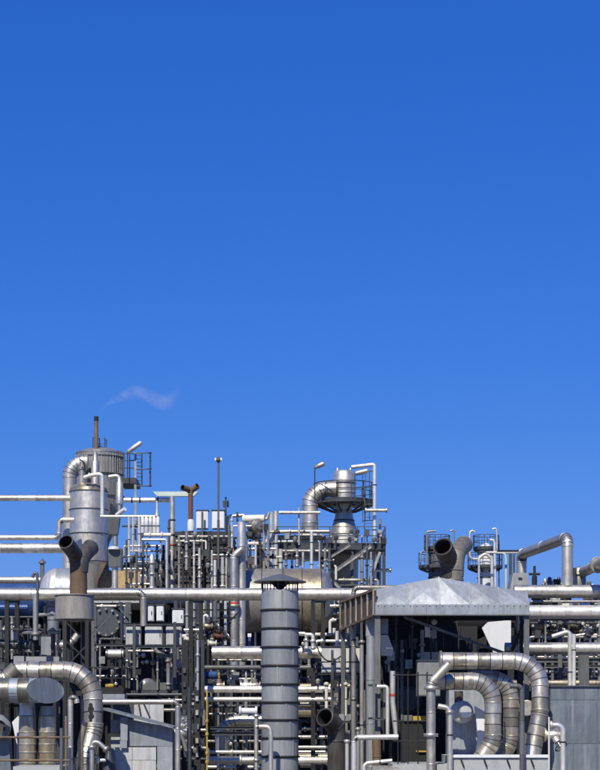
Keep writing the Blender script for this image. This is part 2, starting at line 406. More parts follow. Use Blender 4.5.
def cabinet(label, x0, y0, x1, y1, d, depth=0.5, m='white', doors=1, name='control_cabinet', legs=0, hood=True, group=None, handle=True):
    a, b = P(x0, y1, d), P(x1, y0, d); root = thing(name, label, 'cabinet', Vector(((a.x + b.x) / 2, d + depth / 2, a.z - legs)), group)
    MB().box((a.x, d, a.z), (b.x, d + depth, b.z)).build('casing', m, root)
    wd = (b.x - a.x) / doors
    for i in range(doors):
        dr = MB().box((a.x + wd * i + 0.02, d - 0.025, a.z + 0.03), (a.x + wd * (i + 1) - 0.02, d - 0.003, b.z - 0.03)).build('door', m, root)
        if handle: MB().box((a.x + wd * (i + 1) - 0.09, d - 0.05, (a.z + b.z) / 2 - 0.07), (a.x + wd * (i + 1) - 0.06, d - 0.0255, (a.z + b.z) / 2 + 0.07)).build('handle', 'dark', dr)
    if hood: MB().box((a.x - 0.03, d - 0.07, b.z + 0.002), (b.x + 0.03, d + depth + 0.03, b.z + 0.035)).build('rain_hood', 'steel', root)
    if legs:
        for x in (a.x + 0.05, b.x - 0.05): span('box', 'leg', 'steel', root, Vector((x, d + depth / 2, a.z - legs)), Vector((x, d + depth / 2, a.z)), 0.06, 0.06)
    return root

def ladder(label, x, y0, y1, d, caged=True, wpx=None, m='steel', side=-1, group=None):
    p, q = P(x, y1, d), P(x, y0, d); root = thing('caged_ladder' if caged else 'ladder', label, 'ladder', p, group); hw = 0.23
    for s in (-1, 1): span('box', 'stile', m, root, p + Vector((s * hw, 0, 0)), q + Vector((s * hw, 0, 0)), 0.05, 0.03)
    k = int((q.z - p.z) / 0.32)
    for i in range(k): z = p + Vector((0, 0, 0.16 + i * 0.32)); span('rod', 'rung', m, root, z - Vector((hw, 0, 0)), z + Vector((hw, 0, 0)), 0.013)
    if caged:
        z = p.z + 1.2; tops = []
        while z < q.z + 0.9:
            ar = [Vector((p.x + math.cos(t) * 0.36, d - 0.12 + side * math.sin(t) * 0.55, z)) for t in [math.pi * j / 10 for j in range(11)]]
            MB().tube(ar, 0.024, 6).build('cage_hoop', m, root); tops.append(ar); z += 0.85
        if len(tops) > 1:
            for j in (1, 3, 5, 7, 9): MB().tube([tops[0][j], tops[-1][j]], 0.018, 6).build('cage_strap', m, root)
    return root

def lamp(label, x, y0, y1, hx, hy, d, m='steel', group=None):
    """Flood lamp: post, arm and tilted tubular head."""
    root = thing('flood_lamp', label, 'lamp', P(x, y1, d), group)
    span('rod', 'post', m, root, P(x, y1, d), P(x, y0, d), 0.03)
    a, b = P(x, y0, d), P(hx, hy, d - 0.1); v = (b - a).normalized()
    hd = MB(); u, w = basis(v); hd.lathe([(0.06, 0), (0.11, 0.05), (0.13, 0.2), (0.13, (b - a).length - 0.08), (0.08, (b - a).length)], a, v, 12).build('lamp_head', 'alu', root)
    return root

def rplat(root, c, r_in, r_out, h=1.05, a0=0.0, a1=360.0, m='steel', nseg=28, brackets=8, kick=True):
    """Ring platform round a tower: deck, brackets and guard rail, all parts of the tower."""
    n = max(6, int(nseg * (a1 - a0) / 360)); b = MB(); ang = [R(a0 + (a1 - a0) * i / n) for i in range(n + 1)]
    full = abs(a1 - a0) >= 359.9
    for z in (0, -0.09):
        for rr in (r_in, r_out):
            for t in ang: b.v.append(c + Vector((math.cos(t) * rr, math.sin(t) * rr, z)))
    k = n + 1
    for i in range(n):
        b.f += [(i, i + 1, k + i + 1, k + i), (2 * k + i, 3 * k + i, 3 * k + i + 1, 2 * k + i + 1), (k + i, k + i + 1, 3 * k + i + 1, 3 * k + i), (i, 2 * k + i, 2 * k + i + 1, i + 1)]
    b.build('deck', m, root)
    for i in range(brackets):
        t = R(a0 + (a1 - a0) * (i + 0.5) / brackets); dr = Vector((math.cos(t), math.sin(t), 0))
        span('box', 'bracket', m, root, c + dr * r_in * 0.96 - Vector((0, 0, (r_out - r_in) * 0.38 + 0.1)), c + dr * r_out * 0.96 - Vector((0, 0, 0.1)), 0.07, 0.09)
    ps = [c + Vector((math.cos(t) * r_out * 0.985, math.sin(t) * r_out * 0.985, 0)) for t in ang]
    for i in range(0, n + (0 if full else 1), 2): span('rod', 'rail_post', m, root, ps[i], ps[i] + Vector((0, 0, h)), 0.024)
    MB().tube([p + Vector((0, 0, h)) for p in ps], 0.026, 8).build('top_rail', m, root)
    MB().tube([p + Vector((0, 0, h * .55)) for p in ps], 0.022, 8).build('middle_rail', m, root)
    if kick:
        q = MB()
        for p in ps: q.v += [p + Vector((0, 0, 0.002)), p + Vector((0, 0, 0.13))]
        for i in range(n): q.f.append((2 * i, 2 * i + 2, 2 * i + 3, 2 * i + 1))
        q.build('kick_plate', m, root)

def shell(root, x, d, prof, m, n=28, name='shell', depth_off=0.0):
    """Upright turned part; profile = (radius px, row px) from bottom to top."""
    o = P(x, prof[0][1], d); z0 = o.z
    return MB().lathe([(S(r, d), P(x, y, d).z - z0) for r, y in prof], o, n=n).build(name, m, root)
def hoop(root, x, y, d, r, m='dark', w=0.06, name='band', t=1.0):
    c = P(x, y, d); return span('band', name, m, root, c - Vector((0, 0, w / 2)), c + Vector((0, 0, w / 2)), S(r, d) * t)
def cowl(root, pts, d, r, m, name='exhaust_arm', inner='soot'):
    """Curved open exhaust arm with a sooty bore."""
    w = px_pts(pts, d); rt = route(w, S(r, d) * 1.6); path = []
    for seg in rt:
        for q in ([seg[1], seg[2]] if seg[0] == 'run' else seg[1]):
            if not path or (q - path[-1]).length > 1e-3: path.append(q)
    b = MB().tube(path, S(r, d), 24, inner=0.955).build(name, m, root)
    e = (path[-1] - path[-2]).normalized(); span('band', 'rim', m, root, path[-1] - e * 0.05, path[-1] + e * 0.004, S(r, d) * 1.0)
    k2 = len(path) // 2; e = (path[k2] - path[k2 - 1]).normalized(); span('band', 'weld_bead', m, root, path[k2] - e * 0.012, path[k2] + e * 0.012, S(r, d) * 0.99)
    MB().tube(path[-4:] if len(path) > 4 else path, S(r, d) * 0.95, 24, inner=0.9).build('sooty_bore', inner, root)
    return b

# ================================================================== the setting
g = MB(); g.v = [Vector(p) for p in ((-3000, -200, 0), (3000, -200, 0), (3000, 6000, 0), (-3000, 6000, 0))]; g.f = [(0, 1, 2, 3)]
tag(g.build('ground', 'gravel', origin=Vector((0, 0, 0))), None, None, kind='structure')

# ================================================================== foreground stack with rain cap
d = 57
t = thing('exhaust_stack', 'tall round grey sheet metal stack with dark rings and a conical rain cap', 'stack', P(280, GY(d), d))
rows = [768 + 18.4 * 2.2, 775.0, 756.5, 738.0, 720.0, 702.5, 684.5, 666.0, 647.5, 629.0, 610.5, 591.0]
rows[0] = GY(d)
for a, b in zip(rows, rows[1:]):
    shell(t, 280, d, [(18.6 + rng.uniform(-.12, .12), a), (18.6 + rng.uniform(-.12, .12), b)], 'galv', 36, 'shell_section')
for i, (a, b) in enumerate(zip(rows[1:], rows[2:])):   # lapped vertical seams, staggered from course to course
    an = R(262 + (i * 53) % 66); o = Vector((math.cos(an), math.sin(an), 0)) * S(18.75, d)
    span('box', 'vertical_seam', 'galv', t, P(280, a - .8, d) + o, P(280, b + .8, d) + o, .05, .03, Vector((-math.sin(an), math.cos(an), 0)))
for y in rows[1:-1]: hoop(t, 280, y, d, 19.0, 'dark', 0.075, 'joint_ring', 1.012)
shell(t, 280, d, [(17.6, 593), (17.6, 592), (17.6, 591.2), (15.0, 590.9)], 'soot', 36, 'throat')
for i in range(14):
    a = 2 * math.pi * (i + .3) / 14; o = Vector((math.cos(a), math.sin(a), 0)) * S(17.9, d)
    span('box', 'cap_strut', 'steel', t, P(280, 592.5, d) + o, P(280, 579.5, d) + o, 0.035, 0.03)
c = shell(t, 280, d, [(25.2, 582.6), (26.3, 582.6), (26.3, 581.6), (14, 577.6), (3, 574.4), (0.3, 573.8)], 'grey', 36, 'rain_cap')
shell(t, 280, d, [(0.3, 591.5), (9, 583.4), (9.2, 582.7)], 'dark', 24, 'inner_cone')

# ================================================================== cut-off mitred exhaust pipe
t = thing('mitred_exhaust', 'dark grey upright exhaust pipe with a slanted open mouth beside the ringed stack', 'exhaust pipe', P(336, GY(58), 58))
shell(t, 336.5, 58, [(9.2, GY(58)), (9.2, 752), (9.2, 741)], 'exhaust', 28, 'pipe_body')
cowl(t, [(336.5, 741, 58), (336.5, 725, 58), (324.5, 717, 57.35)], 58, 9.2, 'exhaust', 'bent_mouth')
hoop(t, 336.5, 741, 58, 9.3, 'exhaust', 0.05, 'joint_ring', 1.02)

# ================================================================== canopy over the right-hand machines
d0, d1 = 58.5, 68.0
roof = thing('canopy_roof', 'folded light grey sheet metal canopy with diamond creases over the right-hand ducts', 'roof', P(452, 614, d0))
ya, yb, yf = 589.0, 591.0, 604.5                     # roof edge left and right, top of the fascia
zf = P(0, 604.5, d0).z; zb = P(0, 614.5, d0).z
XL, XR = P(375, 600, d0).x, P(529.5, 600, d0).x
# ridge outline along the front, seen against the sky
def ridge(u):
    x = XL + (XR - XL) * u; px = CX + x / d0 * F
    y = 588.5 + (576.0 - 588.5) * (px - 375) / 65 if px < 440 else 576.0 + (591 - 576.0) * (px - 440) / 89.5
    return y
UB = [(q - 375.0) / 154.5 for q in (375, 408, 440, 470, 500, 529.5)]; NP = 5
for i in range(NP):                                  # cross-broken sheets, each a shallow pyramid
    u0, u1 = UB[i], UB[i + 1]; xa, xb = XL + (XR - XL) * u0 + .006, XL + (XR - XL) * u1 - .006
    za, zb2 = P(0, ridge(u0), d0).z, P(0, ridge(u1), d0).z
    back = 0.55
    A, B = Vector((xa, d0 - .02, zf + .004)), Vector((xb, d0 - .02, zf + .004))
    C, D = Vector((xb, d0 + back, zb2)), Vector((xa, d0 + back, za))
    mid = (A + B + C + D) / 4 + Vector((0, -0.065, 0.0))
    s = MB(); s.v = [A, B, C, D, mid] + [q + Vector((0, 0.03, 0)) for q in (A, B, C, D, mid)]
    s.f = [(0, 1, 4), (1, 2, 4), (2, 3, 4), (3, 0, 4), (6, 5, 9), (7, 6, 9), (8, 7, 9), (5, 8, 9), (0, 5, 6, 1), (1, 6, 7, 2), (2, 7, 8, 3), (3, 8, 5, 0)]
    s.build('folded_sheet', 'roofing', roof, smooth=0)
for i in range(3):
    xa, xb = XL + (XR - XL) * i / 3 + .004, XL + (XR - XL) * (i + 1) / 3 - .004
    MB().box((xa, d0 - .06, zb), (xb, d0 - .022, zf)).build('fascia', 'roofing', roof)
MB().box((XL - .02, d0 - .075, zb - .035), (XR + .02, d0 + .1, zb - .003)).build('drip_edge', 'grey', roof)
for u in UB:                                         # standing seams over the joints
    x = XL + (XR - XL) * u; x = min(max(x, XL + .03), XR - .03)
    span('box', 'standing_seam', 'roofing', roof, Vector((x, d0 - .03, zf)), Vector((x, d0 + .54, P(0, ridge(u), d0).z + .012)), .035, .04)
for i in range(24):
    x = XL + .1 + (XR - XL - .2) * i / 23; MB().lathe([(.016, 0), (.02, .008), (.01, .014)], Vector((x, d0 - .06, zf - .06)), (0, -1, 0), 6).build('screw_head', 'steel', roof)
# top sheets running back from the ridge line
for i in range(NP):
    u0, u1 = UB[i], UB[i + 1]; xa, xb = XL + (XR - XL) * u0, XL + (XR - XL) * u1
    A, B = Vector((xa, d0 + .56, P(0, ridge(u0), d0).z - .01)), Vector((xb, d0 + .56, P(0, ridge(u1), d0).z - .01))
    s = MB(); dp = 9 if i < 3 else 3.6; s.prism([A, B, B + Vector((0, dp, .1)), A + Vector((0, dp, .1))], (0, 0, -.05)); s.build('roof_sheet', 'roofing', roof, smooth=0)
for k in range(4):
    y = d0 + 1 + k * 2.6
    span('hbeam', 'rafter', 'dark', roof, Vector((XL, y, zb + .12)), Vector((XR if k < 2 else P(470, 0, d0).x, y, zb + .12)), .2, .22, (0, 1, 0))
# dark ribbed end wall running back to the left
P1, P2 = P(375, 590, d0), P(341.5, 602.5, 64.6); Q1, Q2 = P(375, 615, d0), P(341.5, 630, 64.6)
s = MB(); s.prism([P1, P2, Q2, Q1], (0.05, 0.02, 0)); s.build('end_wall', 'brown', roof, smooth=0)
for i in range(7):
    f = (i + .02) / 6.04; a = P1.lerp(P2, f); b = Q1.lerp(Q2, f); o = Vector((-0.05, -0.06, 0))
    span('box', 'rib', 'alu_warm', roof, b + o, a + o, .055, .09)
for a, b in ((P1, P2), (Q1, Q2)): span('box', 'edge_rail', 'rust', roof, a + Vector((-.05, -.05, 0)), b + Vector((-.05, -.05, 0)), .08, .08)
for x, yy, w in ((377.5, 58.62, 5.6), (526.5, 58.62, 5.0), (343, 64.5, 4.0)):
    p = P(x, 700, yy); span('hbeam', 'column', 'grey', roof, Vector((p.x, yy, 0)), Vector((p.x, yy, zb - .04)), S(w, yy), S(w, yy), (1, 0, 0))
for x, yy in ((380, 67), (455, 67), (520, 61.6)):
    p = P(x, 700, yy); span('hbeam', 'column', 'dark', roof, Vector((p.x, yy, 0)), Vector((p.x, yy, zb + .2)), .2, .2, (1, 0, 0))
span('box', 'brace', 'grey', roof, P(404, 617, 58.7), P(511, 655.5, 60.5), .085, .085)
span('box', 'brace', 'dark', roof, P(527, 617, 59.0), P(512, 650, 60.0), .09, .09)

# forked exhaust on the canopy
t = thing('forked_exhaust', 'sooty forked exhaust with wide black mouth rising above the folded canopy roof', 'exhaust pipe', P(455, 582, 61))
shell(t, 453.5, 61, [(9.8, 584), (9.6, 566)], 'baked', 28, 'stem')
cowl(t, [(450, 578, 61), (449.5, 560, 61), (442.5, 546.5, 60.3)], 61, 9.6, 'scorched', 'left_arm')
cowl(t, [(455, 576, 61), (456, 553, 61), (464, 544.5, 62.2)], 61, 8.8, 'baked', 'right_arm')
for y in (580, 570): hoop(t, 453.5, y, 61, 9.9, 'baked', .05, 'joint_ring', 1.01)

# ================================================================== ducts on the right
d = 57.5
t = pipe('large silver duct arching over the twin bent ducts beneath the canopy', d, 8.6,
     [(441, 661), (540, 661, 57.5), (540, 713, 57.2), (531, 760, 57.0), (531, GY(57), 57.0)], 'alu_duct', 'arched_duct', 'duct', sec=12, bend=3.1, jit=.03)
span('flange', 'flange', 'alu', t, P(439.5, 661, d), P(442, 661, d), S(10.4, d))
pipe('nearer of two parallel bent ducts under the arched duct, curving down from the left', 57.0, 8.5,
     [(436, 681), (493, 681), (493, 742), (474, 768), (466, 775)], 'alu_duct', 'bent_duct', 'duct', sec=10, bend=2.5, jit=.03)
pipe('farther of two parallel bent ducts, partly hidden behind its twin', 58.0, 8.0,
     [(468, 678), (511, 679), (511, 742), (493, 768), (485, 775)], 'alu_duct', 'bent_duct', 'duct', sec=10, bend=2.5, jit=.03)
pipe('slim silver pipe bending down from the mouth of the arched duct', 56.4, 4.6,
     [(449, 664), (431, 683), (431, GY(56.4))], 'alu', 'drop_pipe', 'pipe', sec=26, bend=2, fl=((431, 688), (431, 735)))
# machine hall behind the ducts
t = thing('fan_unit', 'round blower with pale motor end on a grey panel behind the bent ducts', 'blower', P(464, 770, 59.4))
MB().box((P(449, 0, 59.5).x, 59.5, 0), (P(490, 0, 59.5).x, 60.9, P(0, 690, 59.5).z)).build('back_panel', 'roofing', t)
c = P(462, 712, 59.0); fw = Vector((0, -1, 0))
MB().lathe([(S(10.5, 59), -.05), (S(11.5, 59), 0), (S(11.5, 59), .22), (S(9.5, 59), .3), (S(7, 59), .33)], c + Vector((0, .2, 0)), fw, 28).build('scroll_casing', 'pale', t)
MB().lathe([(S(6.2, 59), 0), (S(6.2, 59), .5), (S(5.4, 59), .56)], c + Vector((S(2, 59), -.12, 0)), fw, 24).build('motor', 'alu_bright', t)
MB().tube([c + Vector((-S(3, 59), .1, S(8, 59))), c + Vector((-S(3, 59), .1, S(21, 59)))], S(4.4, 59), 20).build('outlet', 'exhaust', t)
s = MB(); s.prism([P(475, 706, 58.9), P(489, 714, 58.9), P(485, 738, 58.9), P(490, 757, 58.9), P(475, 757, 58.9), P(478, 738, 58.9)], (0, .25, 0)); s.build('side_hopper', 'white', t, smooth=0)
t = thing('concrete_plinth', 'long pale plinth with a white edge angle carrying the right-hand ducts', 'plinth', P(500, 780, 55.9))
MB().box((P(453, 0, 56).x, 56.0, 0), (P(549, 0, 56).x, 60.5, P(0, 757, 56).z)).build('block', 'concrete', t)
MB().box((P(452.5, 0, 56).x, 55.93, P(0, 757.5, 56).z), (P(549.5, 0, 56).x, 56.1, P(0, 754.6, 56).z)).build('edge_angle', 'white', t)
for x in (461, 484, 507, 531): MB().tube([P(x, 759, 55.95), P(x + 3, 767, 55.95)], .025, 6).build('tie_rod', 'dark', t)
tag(MB().box((P(392, 0, 57).x, 56.6, 0), (P(452, 0, 57).x, 60.0, P(0, 764, 57).z)).build('equipment_pad', 'concrete'), 'low rough concrete pad left of the duct plinth', 'pad')
cabinet('pale grey panel box behind the mouth of the arched duct', 417.5, 661, 440, 696, 59.6, .8, 'galv', 1, 'panel_box', handle=False)
tag(MB().box((P(424, 0, 62).x, 62, P(0, 664, 62).z), (P(466, 0, 62).x, 64, P(0, 652, 62).z)).build('vent_box', 'galv'), 'flat grey box on top behind the arched duct under the canopy', 'box')
pipe('slender riser pipe with top elbow to the left in front of the farther bent duct', 55.6, 2.6, [(510, 686), (522, 686), (522, GY(55.6))], 'grey', 'riser_pipe', sec=34, bend=2)
pipe('short upright pipe with side branch beside the round blower', 55.8, 2.7, [(438, 706), (450, 708), (450, GY(55.8))], 'alu', 'riser_pipe', fl=((450, 712),), clip=((450, 735),))
pipe('hooked white pipe standing against the grey clad wall at far right', 55.8, 2.6, [(549, 725), (563, 725), (563, GY(55.8))], 'alu_bright', 'hooked_pipe', fl=((551, 725),), clip=((563, 742),))
pipe('small round stub flange between the bent ducts and the arched duct', 58.6, 5.2, [(526, 708, 59.6), (527, 708, 58.0)], 'alu', 'stub_flange', cat='flange', ends=True, sec=60)
pipe('thin pole standing right of the arched duct leg', 55.5, .9, [(549, 717), (549, GY(55.5))], 'cream', 'guide_pole', cat='pole')
t = thing('throttle_valve', 'small valve wheel hanging behind the hooked white pipe', 'valve', P(553, 745, 57))
valve(t, P(553, 735, 57), Vector((1, 0, 0)), .13, Vector((.4, -.5, -.7)).normalized(), 'alu', 'dark')
t = thing('clad_wall', 'grey metal clad enclosure wall with streaky sheets at far right edge', 'wall', P(590, 780, 58.5))
xs = [550.5, 574, 598, 622]; ys = [780, 743.5, 700, 686.5]; ys[0] = GY(58.5)
for i in range(3):
    for j in range(3):
        a = P(xs[i] + .25, ys[j] - .2, 58.5); b = P(xs[i + 1] - .25, ys[j + 1] + .2, 58.5)
        s = MB(); m_ = (a + b) / 2 + Vector((0, -.035 if j == 1 or j == 0 else 0, 0))
        s.v = [a, Vector((b.x, a.y, a.z)), b, Vector((a.x, a.y, b.z)), m_]; s.f = [(0, 1, 4), (1, 2, 4), (2, 3, 4), (3, 0, 4)]
        s.build('wall_sheet', 'sheet_wall', t, smooth=0)
MB().box((P(550.5, 0, 58.5).x, 58.53, 0), (P(625, 0, 58.5).x, 63, P(0, 686.8, 58.5).z)).build('core', 'sheet_wall', t)
MB().box((P(550, 0, 58.5).x, 58.42, P(0, 686.4, 58.5).z), (P(625, 0, 58.5).x, 63.05, P(0, 685.4, 58.5).z)).build('coping', 'grey', t)
# railings and dark gear inside the canopy
t = thing('guard_rail', 'thin dark guard rail grid between the red banded pipe and the drop pipe', 'railing', P(410, GY(57.2), 57.2))
for x in (398, 408, 418, 427):
    span('rod', 'rail_post', 'dark', t, P(x, GY(57.2), 57.2), P(x, 672, 57.2), .022)
for y in (675, 721, 741): span('rod', 'rail', 'dark', t, P(393, y, 57.2), P(434, y, 57.2), .022)
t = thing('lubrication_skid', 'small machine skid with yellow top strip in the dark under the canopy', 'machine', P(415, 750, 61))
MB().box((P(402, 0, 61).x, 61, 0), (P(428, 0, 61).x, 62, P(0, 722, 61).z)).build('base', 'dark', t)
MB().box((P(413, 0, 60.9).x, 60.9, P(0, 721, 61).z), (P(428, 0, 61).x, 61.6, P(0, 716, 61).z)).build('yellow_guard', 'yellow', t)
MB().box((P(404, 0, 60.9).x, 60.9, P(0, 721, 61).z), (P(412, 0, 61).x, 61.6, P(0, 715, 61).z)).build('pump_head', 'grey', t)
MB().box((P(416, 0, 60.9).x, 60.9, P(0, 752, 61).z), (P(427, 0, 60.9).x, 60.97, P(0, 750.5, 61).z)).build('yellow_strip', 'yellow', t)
t = thing('compressor', 'large compressor body coloured near-black to deepen the shade beneath the canopy', 'machine', P(450, 760, 64))  # near-black colour puts the canopy's deep shade into the machine
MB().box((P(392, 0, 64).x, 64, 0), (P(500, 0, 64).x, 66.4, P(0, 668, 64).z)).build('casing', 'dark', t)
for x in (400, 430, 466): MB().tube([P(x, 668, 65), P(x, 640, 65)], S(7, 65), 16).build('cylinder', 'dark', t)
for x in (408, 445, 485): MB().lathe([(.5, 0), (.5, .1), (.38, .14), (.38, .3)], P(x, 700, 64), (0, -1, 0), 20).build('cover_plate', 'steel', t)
t = thing('shed_backing', 'near-black rear sheets added to deepen the shade under the canopy', 'wall', P(452, 760, 68.4))  # added backing; the shed's deep shade is put into its colour
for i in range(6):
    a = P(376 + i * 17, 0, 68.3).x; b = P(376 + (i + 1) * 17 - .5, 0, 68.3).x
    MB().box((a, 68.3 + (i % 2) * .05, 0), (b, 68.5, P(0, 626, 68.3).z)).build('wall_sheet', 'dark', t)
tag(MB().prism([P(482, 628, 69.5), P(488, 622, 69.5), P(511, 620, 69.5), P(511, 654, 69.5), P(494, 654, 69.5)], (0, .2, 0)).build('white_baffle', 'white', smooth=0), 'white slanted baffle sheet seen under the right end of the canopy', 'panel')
t = thing('hanging_bracket', 'small white hanging pulley block below the canopy eave', 'hoist', P(428, 640, 60))
MB().box((P(425, 0, 60).x, 60, P(0, 637, 60).z), (P(430, 0, 60).x, 60.15, P(0, 625, 60).z)).build('block', 'white', t)
MB().tube([P(427.5, 625, 60.08), P(427.5, 613, 60.08)], .02, 6).build('hanger', 'steel', t)
MB().tube([P(431, 637, 60.08), P(431, 660, 60.08)], .025, 6).build('chain', 'dark', t)
MB().lathe([(.06, 0), (.1, .03), (.1, .09), (.06, .12)], P(434, 622, 60), (0, -1, 0), 12).build('sheave', 'alu', t)

# ================================================================== ducts at lower left
d = 57.5
t = pipe('large dented duct arching over the capped duct at lower left, with torn cladding', d, 9.6,
     [(16, 671), (93.5, 671), (93.5, 730, 57.3), (86, 756, 57.0), (86, GY(57), 57.0)], 'alu_duct', 'arched_duct', 'duct', sec=11.5, bend=3.4, jit=.03)
for y, w in ((705, 2.3), (709, 3.4), (713, 2.2), (716.5, 3.2), (720, 1.8)):
    dd = 57.5 - (y - 671) / 59 * .2; c = P(91.5 + rng.uniform(-1, 1), y, dd - S(9.6, dd)); s = MB(); s.lathe([(.3 * S(w, d), 0), (S(w, d), .01), (S(w, d) * .8, .05)], c + Vector((0, .03, 0)), (0, -1, 0), 7); s.build('torn_hole', 'soot', t, smooth=0)
pipe('short slanted pipe end at the left end of the dented arched duct', 57.0, 8.0, [(17, 668), (6, 679), (-8, 679)], 'alu_duct', 'slanted_pipe', 'duct', sec=14, bend=1.4)
t = thing('capped_duct', 'wide horizontal duct with an oval blue grey end plate and two drop legs', 'duct', P(30, 780, 57))
for i, (a, b) in enumerate(((-16, 1), (1, 10), (10, 19), (19, 30))):
    span('cyl', 'cladding_sheet', 'duct_dark', t, P(a, 690.5, 56.2), P(b, 690.5, 56.2), S(12.4, 56.2) * (1 + .01 * (i % 2)))
    span('band', 'joint_band', 'alu_dull', t, P(a - .4, 690.5, 56.2), P(a + .4, 690.5, 56.2), S(12.6, 56.2))
# mitred end: the round duct is cut on a slant and closed by an oval plate
axv = Vector((1, 0, 0)); cc = P(45, 690.5, 56.2); rr = S(12.4, 56.2); nrm = Vector((0.42, -0.90, 0.08)).normalized()
s = MB(); k0 = []; nn = 32
for X in (0, 1):
    k0.append(len(s.v))
    for j in range(nn):
        th = 2 * math.pi * j / nn; o = Vector((0, math.cos(th) * rr, math.sin(th) * rr))
        if X == 0: s.v.append(P(29, 690.5, 56.2) + o - axv * 0.6)
        else: q = cc + o; s.v.append(q - axv * ((q - cc).dot(nrm) / axv.dot(nrm)) * 0.60)
s.bridge(k0[0], k0[1], nn); s.cap(k0[1], nn); s.build('mitred_end', 'duct_dark', t)
pl = MB(); ring = [s.v[k0[1] + j] for j in range(nn)]; cen = sum(ring, Vector()) / nn
fn = (ring[0] - cen).cross(ring[nn // 4] - cen).normalized(); fn = -fn if fn.y > 0 else fn
pl.prism([cen + (q - cen) * 1.05 + fn * .01 for q in ring], fn * .03); pl.build('end_plate', 'sheet_wall', t)
M['end_plate'] = mat('end_plate', (0.30, 0.35, 0.40), 0.3, 0.45, 0.02, dirt=(0.18, 0.21, 0.24), dirt_amt=0.6, dirt_lo=0.45)
t.children[-1].data.materials[0] = M['end_plate']
for x, y0 in ((27.5, 701), (47.5, 706)):
    ys = [GY(57.0), 763, 752, 744, 732, 716, y0]; rs = [8.4, 8.2, 8.4, 8.6, 8.6, 8.2, 7.0]
    for a, b, r0, r1 in zip(ys, ys[1:], rs, rs[1:]):
        shell(t, x + rng.uniform(-.3, .3), 57.0, [(r0 + .1, a), (r1, b)], 'alu_duct' if b < 730 else 'alu_warm', 24, 'leg_sheet')
    for y in ys[1:-1]: hoop(t, x, y, 57.0, 8.6, 'alu_dull', .05, 'joint_band')
t = thing('blower_housing', 'pale ring-shaped blower housing cut by the left picture edge', 'blower', P(2, 770, 58))
MB().lathe([(S(7, 58), -.3), (S(11.5, 58), -.25), (S(13, 58), 0), (S(11.5, 58), .25), (S(7, 58), .3)], P(-2, 727, 58), (0.25, -1, 0), 28, closed=True).build('ring', 'sheet', t)
MB().lathe([(S(6.6, 58), 0), (S(6.6, 58), .4)], P(-2, 727, 58.2), (0.25, -1, 0), 24).build('hub', 'exhaust', t)
s = MB(); s.prism([P(-12, 740, 58.3), P(9, 738, 58.3), P(12, 790, 58.3), P(-12, 790, 58.3)], (0, .5, 0)); s.build('stand', 'sheet_wall', t, smooth=0)
s = MB(); s.prism([P(12, 722, 59), P(20, 714, 59), P(22, 770, 59), P(14, 790, 59), P(17, 745, 59)], (0, .3, 0)); tag(s.build('white_strut', 'white', smooth=0), 'white bent sheet strut between the blower housing and the duct legs', 'strut')
t = thing('guard_rail', 'two-bar pipe guard rail crossing in front of the duct legs at lower left', 'railing', P(35, GY(54.5), 54.5))
for y in (737.3, 760.3): span('rod', 'rail', 'rust', t, P(-10, y, 54.5), P(70, y, 54.5), .035)
for x in (61.5, -6): span('rod', 'rail_post', 'grey', t, P(x, GY(54.5), 54.5), P(x, 728, 54.5), .055)
tag(MB().box((P(12, 0, 55).x, 55.2, 0), (P(61, 0, 55).x, 58.5, P(0, 766.5, 55).z)).build('duct_plinth', 'concrete'), 'pale concrete plinth edge below the two duct legs', 'plinth')
pipe('grey hooked standpipe between the duct legs and the arched duct', 55.2, 2.7, [(77, 703), (76, 697.5), (70.5, 697.5), (70.5, GY(55.2))], 'alu', 'standpipe', sec=22, bend=1.8)
pipe('short standpipe with slanted spout at the foot of the dented duct', 54.8, 2.4, [(107, 750), (98, 742), (92, 742), (92, GY(54.8))], 'alu', 'standpipe', fl=((92, 747), (106, 749)))
pipe('slim curved tube hugging the dented duct leg', 55.9, 3.0, [(85, 722), (80.5, 742), (80.5, GY(55.9))], 'alu_warm', 'drain_tube', cat='tube', bend=6)
pipe('thin vertical rod beside the farther duct leg', 55.6, 1.2, [(66, 716), (66, GY(55.6))], 'alu_warm', 'rod', cat='rod')
t = thing('drain_funnel', 'dark funnel piece under the slanted spout', 'funnel', P(108, 790, 55.5))
shell(t, 109, 55.5, [(6, GY(55.5)), (7, 766), (3, 754), (2.4, 751)], 'steel', 14, 'cone')
span('flange', 'flange', 'white', t, P(97, 760.5, 55.2), P(99, 760.5, 55.2), S(3.6, 55))
span('rod', 'spindle', 'alu', t, P(98, 760.5, 55.2), P(106, 760, 55.2), .06)

# ================================================================== sheet metal housing, lower left centre
d = 60.0
t = thing('machine_housing', 'blue grey sheet metal machine housing with a sloping roof flap', 'housing', P(137, GY(d), d))
def quad(x0, y0, x1, y1, dd, nm, m, ext=.04, parent=None):
    return MB().box((P(x0, 0, dd).x, dd, P(0, y1, dd).z), (P(x1, 0, dd).x, dd + ext, P(0, y0, dd).z)).build(nm, m, parent or t)
s = MB(); s.prism([P(128, 719, d), P(172.5, 727.5, d), P(172.5, 746, d), P(128, 746, d)], (0, .05, 0)); s.build('front_sheet', 'roofing', t, smooth=0)
quad(115, 747.2, 132, 760, d - .1, 'panel', 'pale'); quad(132.4, 747.2, 156, 760, d - .1, 'panel', 'pale')
quad(115, 760.4, 132, GY(d), d - .1, 'panel', 'pale'); quad(132.4, 760.4, 156, GY(d), d - .1, 'panel', 'pale')
quad(157.2, 746.3, 172.5, GY(d), d, 'side_panel', 'roofing')
quad(120.5, 717.5, 127.5, 740.5, d - .2, 'door_leaf', 'roofing'); quad(120, 740.8, 127, 748, d - .25, 'hinge_box', 'roofing')
